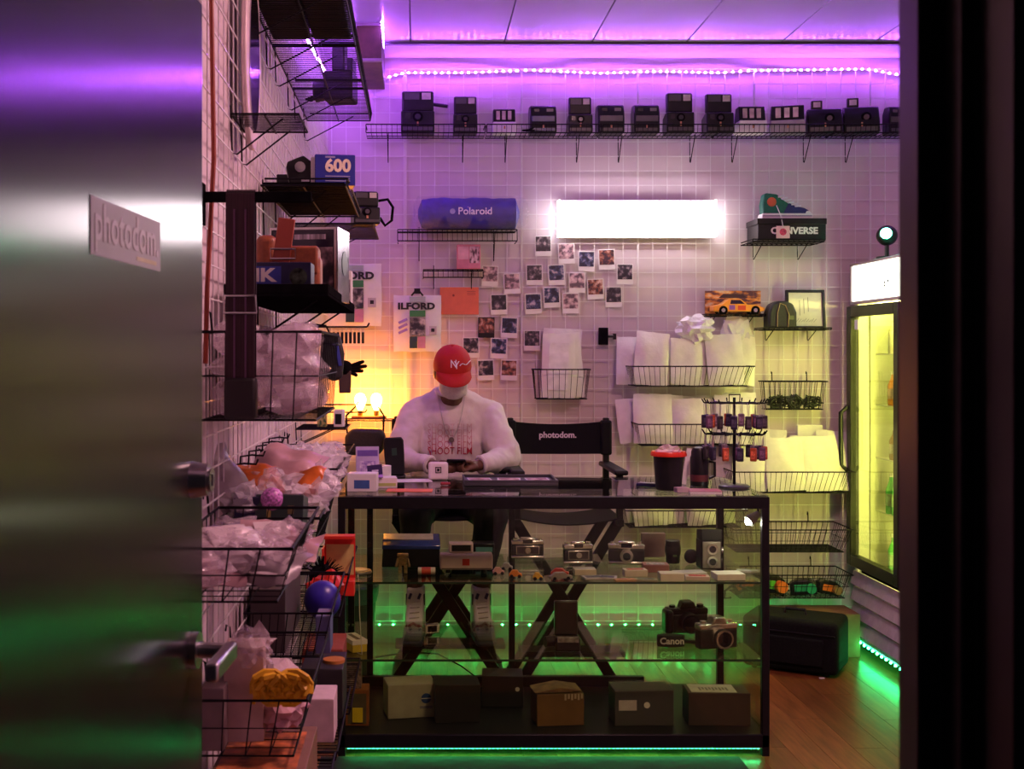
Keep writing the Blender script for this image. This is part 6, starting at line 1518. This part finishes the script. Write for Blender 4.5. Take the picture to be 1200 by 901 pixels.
for s in (-1, 1):
    q.ell(hd_(s * .076, .005, -.02), (.012, .022, .032), 12, 8, HR)           # ears
    q.ell(hd_(s * .030, -.086, .0), (.015, .012, .011), 10, 8, HR)            # eyelids
    q.cap(sh[s], el[s], .050, .040); q.cap(el[s], wr[s], .040, .026); q.cap(V(PX, 5.64, 1.26), sh[s], .06, .055)
    q.cap(hip[s], kn[s], .075, .055); q.cap(kn[s], an[s], .05, .036); q.cap(an[s], an[s] + V(0, -.06, -.09), .034, .03); q.cap(an[s] + V(0, -.06, -.09), an[s] + V(0, -.15, -.135), .03, .022)
    # hand: palm, four unequal fingers curled round the phone, thumb from the side of the palm
    f = (pa[s] - wr[s]).normalized(); lat = f.cross(V(0, 0, 1)).normalized() * s * -1; up = V(0, 0, 1)
    Rm = Matrix((f, f.cross(up).normalized() * -1, up)).transposed()
    q.cap(wr[s], pa[s], .024, .026); q.ell(pa[s] + f * .012, (.044, .040, .019), 16, 10, Rm)
    for i, L in enumerate((.030, .036, .033, .025)):
        b0 = pa[s] + f * .044 + f.cross(up).normalized() * (-.027 + .018 * i); b1 = b0 + f * L * .8 + up * -.006; b2 = b1 + f * L * .25 + up * .022; b3 = b2 - f * .010 + up * .012
        q.cap(b0 - f * .02, b1, .0098, .0086, 10); q.cap(b1, b2, .0086, .0078, 10); q.cap(b2, b3, .0078, .0068, 10)
    side = f.cross(up).normalized() * (-1 if s == 1 else 1)
    t0 = pa[s] - f * .012 + V(0, -.024, .008); t1 = t0 + f * .026 + V(0, -.010, .020); t2 = t1 + f * .028 + V(0, .004, .006)
    q.cap(t0, t1, .0125, .0105, 10); q.cap(t1, t2, .0105, .0085, 10)
shell(q, 'body', SKIN, .0052, 3)
# sweatshirt
SWT = M('sweat_white', (.70, .63, .60), .85, bump=.25, scale=260, var=.04, sheen=.2)
q = MB()
q.ell(V(PX, 5.71, .95), (.19, .145, .15), 24, 14)
for s in (-1, 1): q.ell(V(PX + s * .058, 5.68, 1.10), (.122, .14, .19), 24, 14); q.ell(V(PX, 5.655, 1.205), (.175, .128, .125), 24, 14)
q.cap(V(PX - .05, 5.635, 1.302), V(PX + .05, 5.635, 1.302), .060, .060)
for s in (-1, 1):
    q.cap(V(PX + s * .05, 5.64, 1.292), sh[s] + V(s * .012, 0, 0), .066, .070); q.cap(sh[s] + V(s * .014, 0, 0), el[s], .074, .072); q.cap(el[s], (el[s] + wr[s]) / 2, .066, .050); q.cap((el[s] + wr[s]) / 2, wr[s] - (pa[s] - wr[s]).normalized() * .005, .050, .038)
sweat = shell(q, 'sweatshirt', SWT, .0085, 5, .030, .13, disp2=.010)
for s in (-1, 1):
    f = (pa[s] - wr[s]).normalized(); q = MB(); q.cyl(wr[s] - f * .012, wr[s] + f * .022, .040, .035, 20); q.ell(wr[s] + f * .022, (.034, .034, .034), 14, 8)
    q = MB(); q.tube([wr[s] + f * (.018 + .0 * k) + (Matrix.Rotation(a, 3, f) @ f.orthogonal().normalized()) * .034 for k, a in enumerate([2 * math.pi * i / 18 for i in range(18)])], .009, 8, closed=True)
    wpart(q, 'cuff', SWT, per)
q = MB(); q.tube([V(PX + .068 * math.cos(a), 5.600 + .058 * math.sin(a), 1.348 + .020 * math.sin(a)) for a in [2 * math.pi * i / 24 for i in range(24)]], .0105, 8, closed=True)
wpart(q, 'collar', SWT, per)
# trousers
q = MB(); q.ell(V(PX, 5.72, .85), (.185, .14, .11), 20, 12)
for s in (-1, 1):
    q.cap(hip[s], kn[s], .098, .080); q.cap(kn[s], an[s] + V(0, .0, .085), .078, .056)
shell(q, 'trousers', M('trouser_black', (.012, .012, .014), .8, bump=.2, scale=120), .011, 5, .014, .08)
# shoes
SHW = M('shoe_white', (.84, .82, .76), .5, var=.04)
for s in (-1, 1):
    base = V(an[s].x, 5.36, .238); rz = R(5 * s)
    so = bpy.data.objects.new('shoe', None); COL.objects.link(so); so.parent = per; so.location = base - per.location; so.rotation_euler = (0, 0, rz); so['label'] = ['white high top sneaker on the left in the photo', 'white high top sneaker on the right in the photo'][s > 0]
    q = MB(); q.prism([(-.115, .018), (-.120, .045), (-.085, .066), (-.03, .10), (.02, .15), (.03, .225), (.115, .232), (.125, .12), (.13, .018)], -.040, .040, 'x'); q.build('upper', SHW, so, bev=.020, bseg=5)
    q = MB(); q.prism([(-.13, 0), (.13, 0), (.138, .025), (-.09, .026), (-.136, .022)], -.046, .046, 'x'); q.build('sole', M('sole_blue', (.06, .10, .16), .5), so, bev=.010, bseg=3)
    q = MB(); q.prism([(-.128, .020), (-.125, .050), (-.09, .066), (-.062, .075), (-.058, .030), (-.09, .020)], -.0435, .0435, 'x'); q.build('toe_cap', M('toe_bluegrey', (.30, .34, .38), .45), so, bev=.014, bseg=4)
    q = MB(); q.tube([(-.042, -.035, .052), (-.036, -.06, .074), (-.015, -.075, .082), (0, -.068, .090), (.015, -.075, .082), (.036, -.06, .074), (.042, -.035, .052)], .0065, 6); q.build('red_band', M('shoe_red', (.45, .02, .02), .5), so)
    for dx in (-.022, .020):
        q = MB(); q.box(dx - .006, dx + .006, .010, .022, .18, .206, rot=Matrix.Rotation(R(20), 3, 'Y')); q.build('eyelet_tab', M('shoe_navyspot', (.02, .03, .10), .5), so)
    for sx in (-1, 1):
        q = MB(); q.box(sx * .040 - .003, sx * .040 + .003, .03, .045, .15, .20); q.build('side_patch', M('shoe_dark', (.05, .03, .03), .5), so, bev=.001)
    q = MB()
    for k in range(4): q.cyl((-.022, -.030 + k * .017, .104 + k * .020), (.022, -.026 + k * .017, .108 + k * .020), .0035, n=6)
    q.build('laces', M('lace_cream', (.7, .66, .58), .7), so)['kind'] = 'stuff'
# cap
CAPR = M('cap_red', (.44, .010, .005), .75, bump=.25, scale=220, var=.06)
q = MB(); prof = [(0.090 * math.cos(a) ** .8 if a < 1.5 else .004, .012 + .088 * math.sin(a)) for a in [i * math.pi / 2 / 12 for i in range(13)]]
mt = Matrix.Translation(HC) @ HR.to_4x4() @ Matrix.Diagonal((.98, 1.13, 1.12, 1))
q.lathe([(.0885, .0)] + prof, 36, mt); crown = wpart(q, 'cap', CAPR, per, angle=60)
def cappart(mb, name, mat, **k): return wpart(mb, name, mat, crown, **k)
q = MB(); nA = 18; vs = []; fs = []
for j in range(6):
    for i in range(nA + 1):
        a = R(-62 + 124 * i / nA); rr = j / 5
        ex = math.cos(a * 1.35) if abs(a * 1.35) < math.pi / 2 else 0
        x = math.sin(a) * (.088 + .006 * rr); y = -math.cos(a) * .098 - .064 * rr * max(0, ex) ** .6
        z = .010 - .016 * rr * rr - .22 * x * x / .09 * .35
        for dz in (0, -.004): vs.append(HC + HR @ Matrix.Rotation(R(10 * rr), 3, 'X') @ V(x, y, z + dz))
row = (nA + 1) * 2
for j in range(5):
    for i in range(nA):
        a = j * row + i * 2; b_ = a + 2; c_ = a + row; d_ = c_ + 2
        fs += [(a, b_, d_, c_), (a + 1, c_ + 1, d_ + 1, b_ + 1)]
for j in range(5):
    for i in (0, nA): a = j * row + i * 2; fs.append((a, a + row, a + row + 1, a + 1))
for j in (0, 5):
    for i in range(nA): a = j * row + i * 2; fs.append((a, a + 2, a + 3, a + 1))
q.add(vs, fs); cappart(q, 'visor', CAPR, angle=60)
q = MB(); q.ell(HC + HR @ V(0, 0, .112), (.009, .009, .005), 12, 8, HR); cappart(q, 'button', CAPR)
# mask
MSK = M('mask_white', (.70, .66, .58), .8, bump=.15, scale=150)
q = MB(); q.ell(hd_(0, -.056, -.068), (.066, .060, .060), 20, 14, HR); mk = wpart(q, 'face_mask', MSK, per)
for s in (-1, 1):
    q = MB(); q.tube([hd_(s * .060, -.055, -.04), hd_(s * .074, -.02, -.028), hd_(s * .086, .012, -.02)], .0016, 5); wpart(q, 'ear_loop', MSK, mk)
# hair showing under the cap
q = MB(); q.ell(HC + HR @ V(0, .022, -.010), (.0785, .084, .060), 18, 12, HR); wpart(q, 'hair', M('hair_black', (.012, .010, .009), .8, bump=.6, scale=150), per)
# prints that follow the cloth
def bvh_of(o):
    me = o.data; off = o.matrix_world
    return BVHTree.FromPolygons([off @ v.co for v in me.vertices], [list(p.vertices) for p in me.polygons])
bpy.context.view_layer.update()
BS, BC = bvh_of(sweat), bvh_of(crown)
def cloth_text(body, size, centre, mat, parent, bvh, name, bold=0, sx=1.0, direction=V(0, 1, 0), off=.004, tilt=None):
    cu = bpy.data.curves.new(name, 'FONT'); cu.body = body; cu.size = size; cu.offset = bold * size; cu.align_x = 'CENTER'; cu.align_y = 'CENTER'; cu.resolution_u = 2
    o = bpy.data.objects.new(name, cu); COL.objects.link(o); bpy.context.view_layer.update()
    me = bpy.data.meshes.new_from_object(o.evaluated_get(bpy.context.evaluated_depsgraph_get()))
    bpy.data.objects.remove(o); bpy.data.curves.remove(cu)
    bm = bmesh.new(); bm.from_mesh(me)
    for v in bm.verts:
        p = centre + V(v.co.x * sx, 0, v.co.y); h = bvh.ray_cast(p - direction * .3, direction)
        v.co = (h[0] - direction * off) if h[0] is not None else p
    bm.to_mesh(me); bm.free(); me.materials.clear(); me.materials.append(mat)
    n = bpy.data.objects.new(name, me); COL.objects.link(n); n.parent = parent
    po = parent; offv = Vector((0, 0, 0))
    while po is not None: offv += Vector(po.location); po = po.parent
    n.location = -offv
    return n
zc = 5.53; P_ = F / zc
rows = [(529, .003, (.45, .02, .05), 'print_bold'), (521.5, -.004, (.60, .22, .24), 'print_fade_a'), (515, -.008, (.62, .30, .31), 'print_fade_b'), (508, -.010, (.64, .37, .37), 'print_fade_c'), (501, -.012, (.66, .44, .43), 'print_fade_d')]
for i, (y, b_, c, n) in enumerate(rows):
    cloth_text('SHOOT FILM', .047, V((527.5 - CX) / P_, zc, EYE - (y - CY) / P_), M(n, c, .7, var=.03), sweat, BS, 'chest_lettering', b_, .78)
cloth_text('N', .050, HC + HR @ V(-.004, -.12, .060) + V(-.002, 0, 0), M('logo_white', (.78, .72, .72), .6), crown, BC, 'cap_logo', .01, .8, off=.003)
cloth_text('Y', .050, HC + HR @ V(.006, -.12, .060) + V(.002, 0, -.006), M('logo_white', (.78, .72, .72), .6), crown, BC, 'cap_logo', .01, .8, off=.005)
pts = []
for i in range(10):
    u = i / 9; p = HC + HR @ V(.022 + .058 * u, -.12, .052 + .020 * u + .006 * math.sin(u * 9)); h = BC.ray_cast(p - V(0, .3, 0), V(0, 1, 0))
    if h[0] is not None: pts.append(h[0] - V(0, .002, 0))
if len(pts) > 2: q = MB(); q.tube(pts, .0022, 5); wpart(q, 'signature_line', M('logo_white', (.78, .72, .72), .6), crown)
# necklace
pts = []
for i in range(25):
    u = -1 + 2 * i / 24; p = V(PX + .062 * u, 5.3, 1.135 + .185 * u * u); h = BS.ray_cast(p, V(0, 1, 0)); pts.append((h[0] if h[0] is not None else V(p.x, 5.54, p.z)) - V(0, .004, 0))
q = MB(); q.tube(pts, .0013, 5); nk = wpart(q, 'necklace', STEEL, per)
q = MB(); p = pts[12]; q.cyl(p + V(0, .002, -.012), p + V(0, -.003, -.012), .012, n=18); wpart(q, 'pendant', M('pendant', (.30, .25, .22), .35, metal=1), nk)
# phone in the hands
ph = thing('phone', 'black phone held in both hands above the counter', 'phone', V(.182, 5.255, 1.040), (R(-16), 0, R(-8)))
q = MB(); q.box(-.042, .042, -.075, .075, -.0045, .0045); q.build('shell', BLK, ph, bev=.004, bseg=3)
q = MB(); q.box(-.038, .038, -.070, .070, .0045, .0050); q.build('screen', M('screen_off', (.01, .01, .012), .08), ph)
# black mat in front of the case
q = MB(); q.box(-.36, 1.215, 3.7, 4.50, .0005, .006); tag(q.build('floor_mat', M('mat_black', (.014, .015, .015), .75, bump=.2, scale=150), bev=.002), 'black floor mat in front of the display case', 'mat')
# ================================================================== lettering becomes plain mesh
bpy.context.view_layer.update()
dg = bpy.context.evaluated_depsgraph_get()
for o in [o for o in SC.objects if o.type == 'FONT']:
    me = bpy.data.meshes.new_from_object(o.evaluated_get(dg))
    n = bpy.data.objects.new('lettering_tmp', me); COL.objects.link(n)
    n.parent = o.parent; n.location = o.location; n.rotation_euler = o.rotation_euler; n.scale = o.scale
    nm = o.name; cu = o.data
    bpy.data.objects.remove(o); bpy.data.curves.remove(cu); n.name = nm
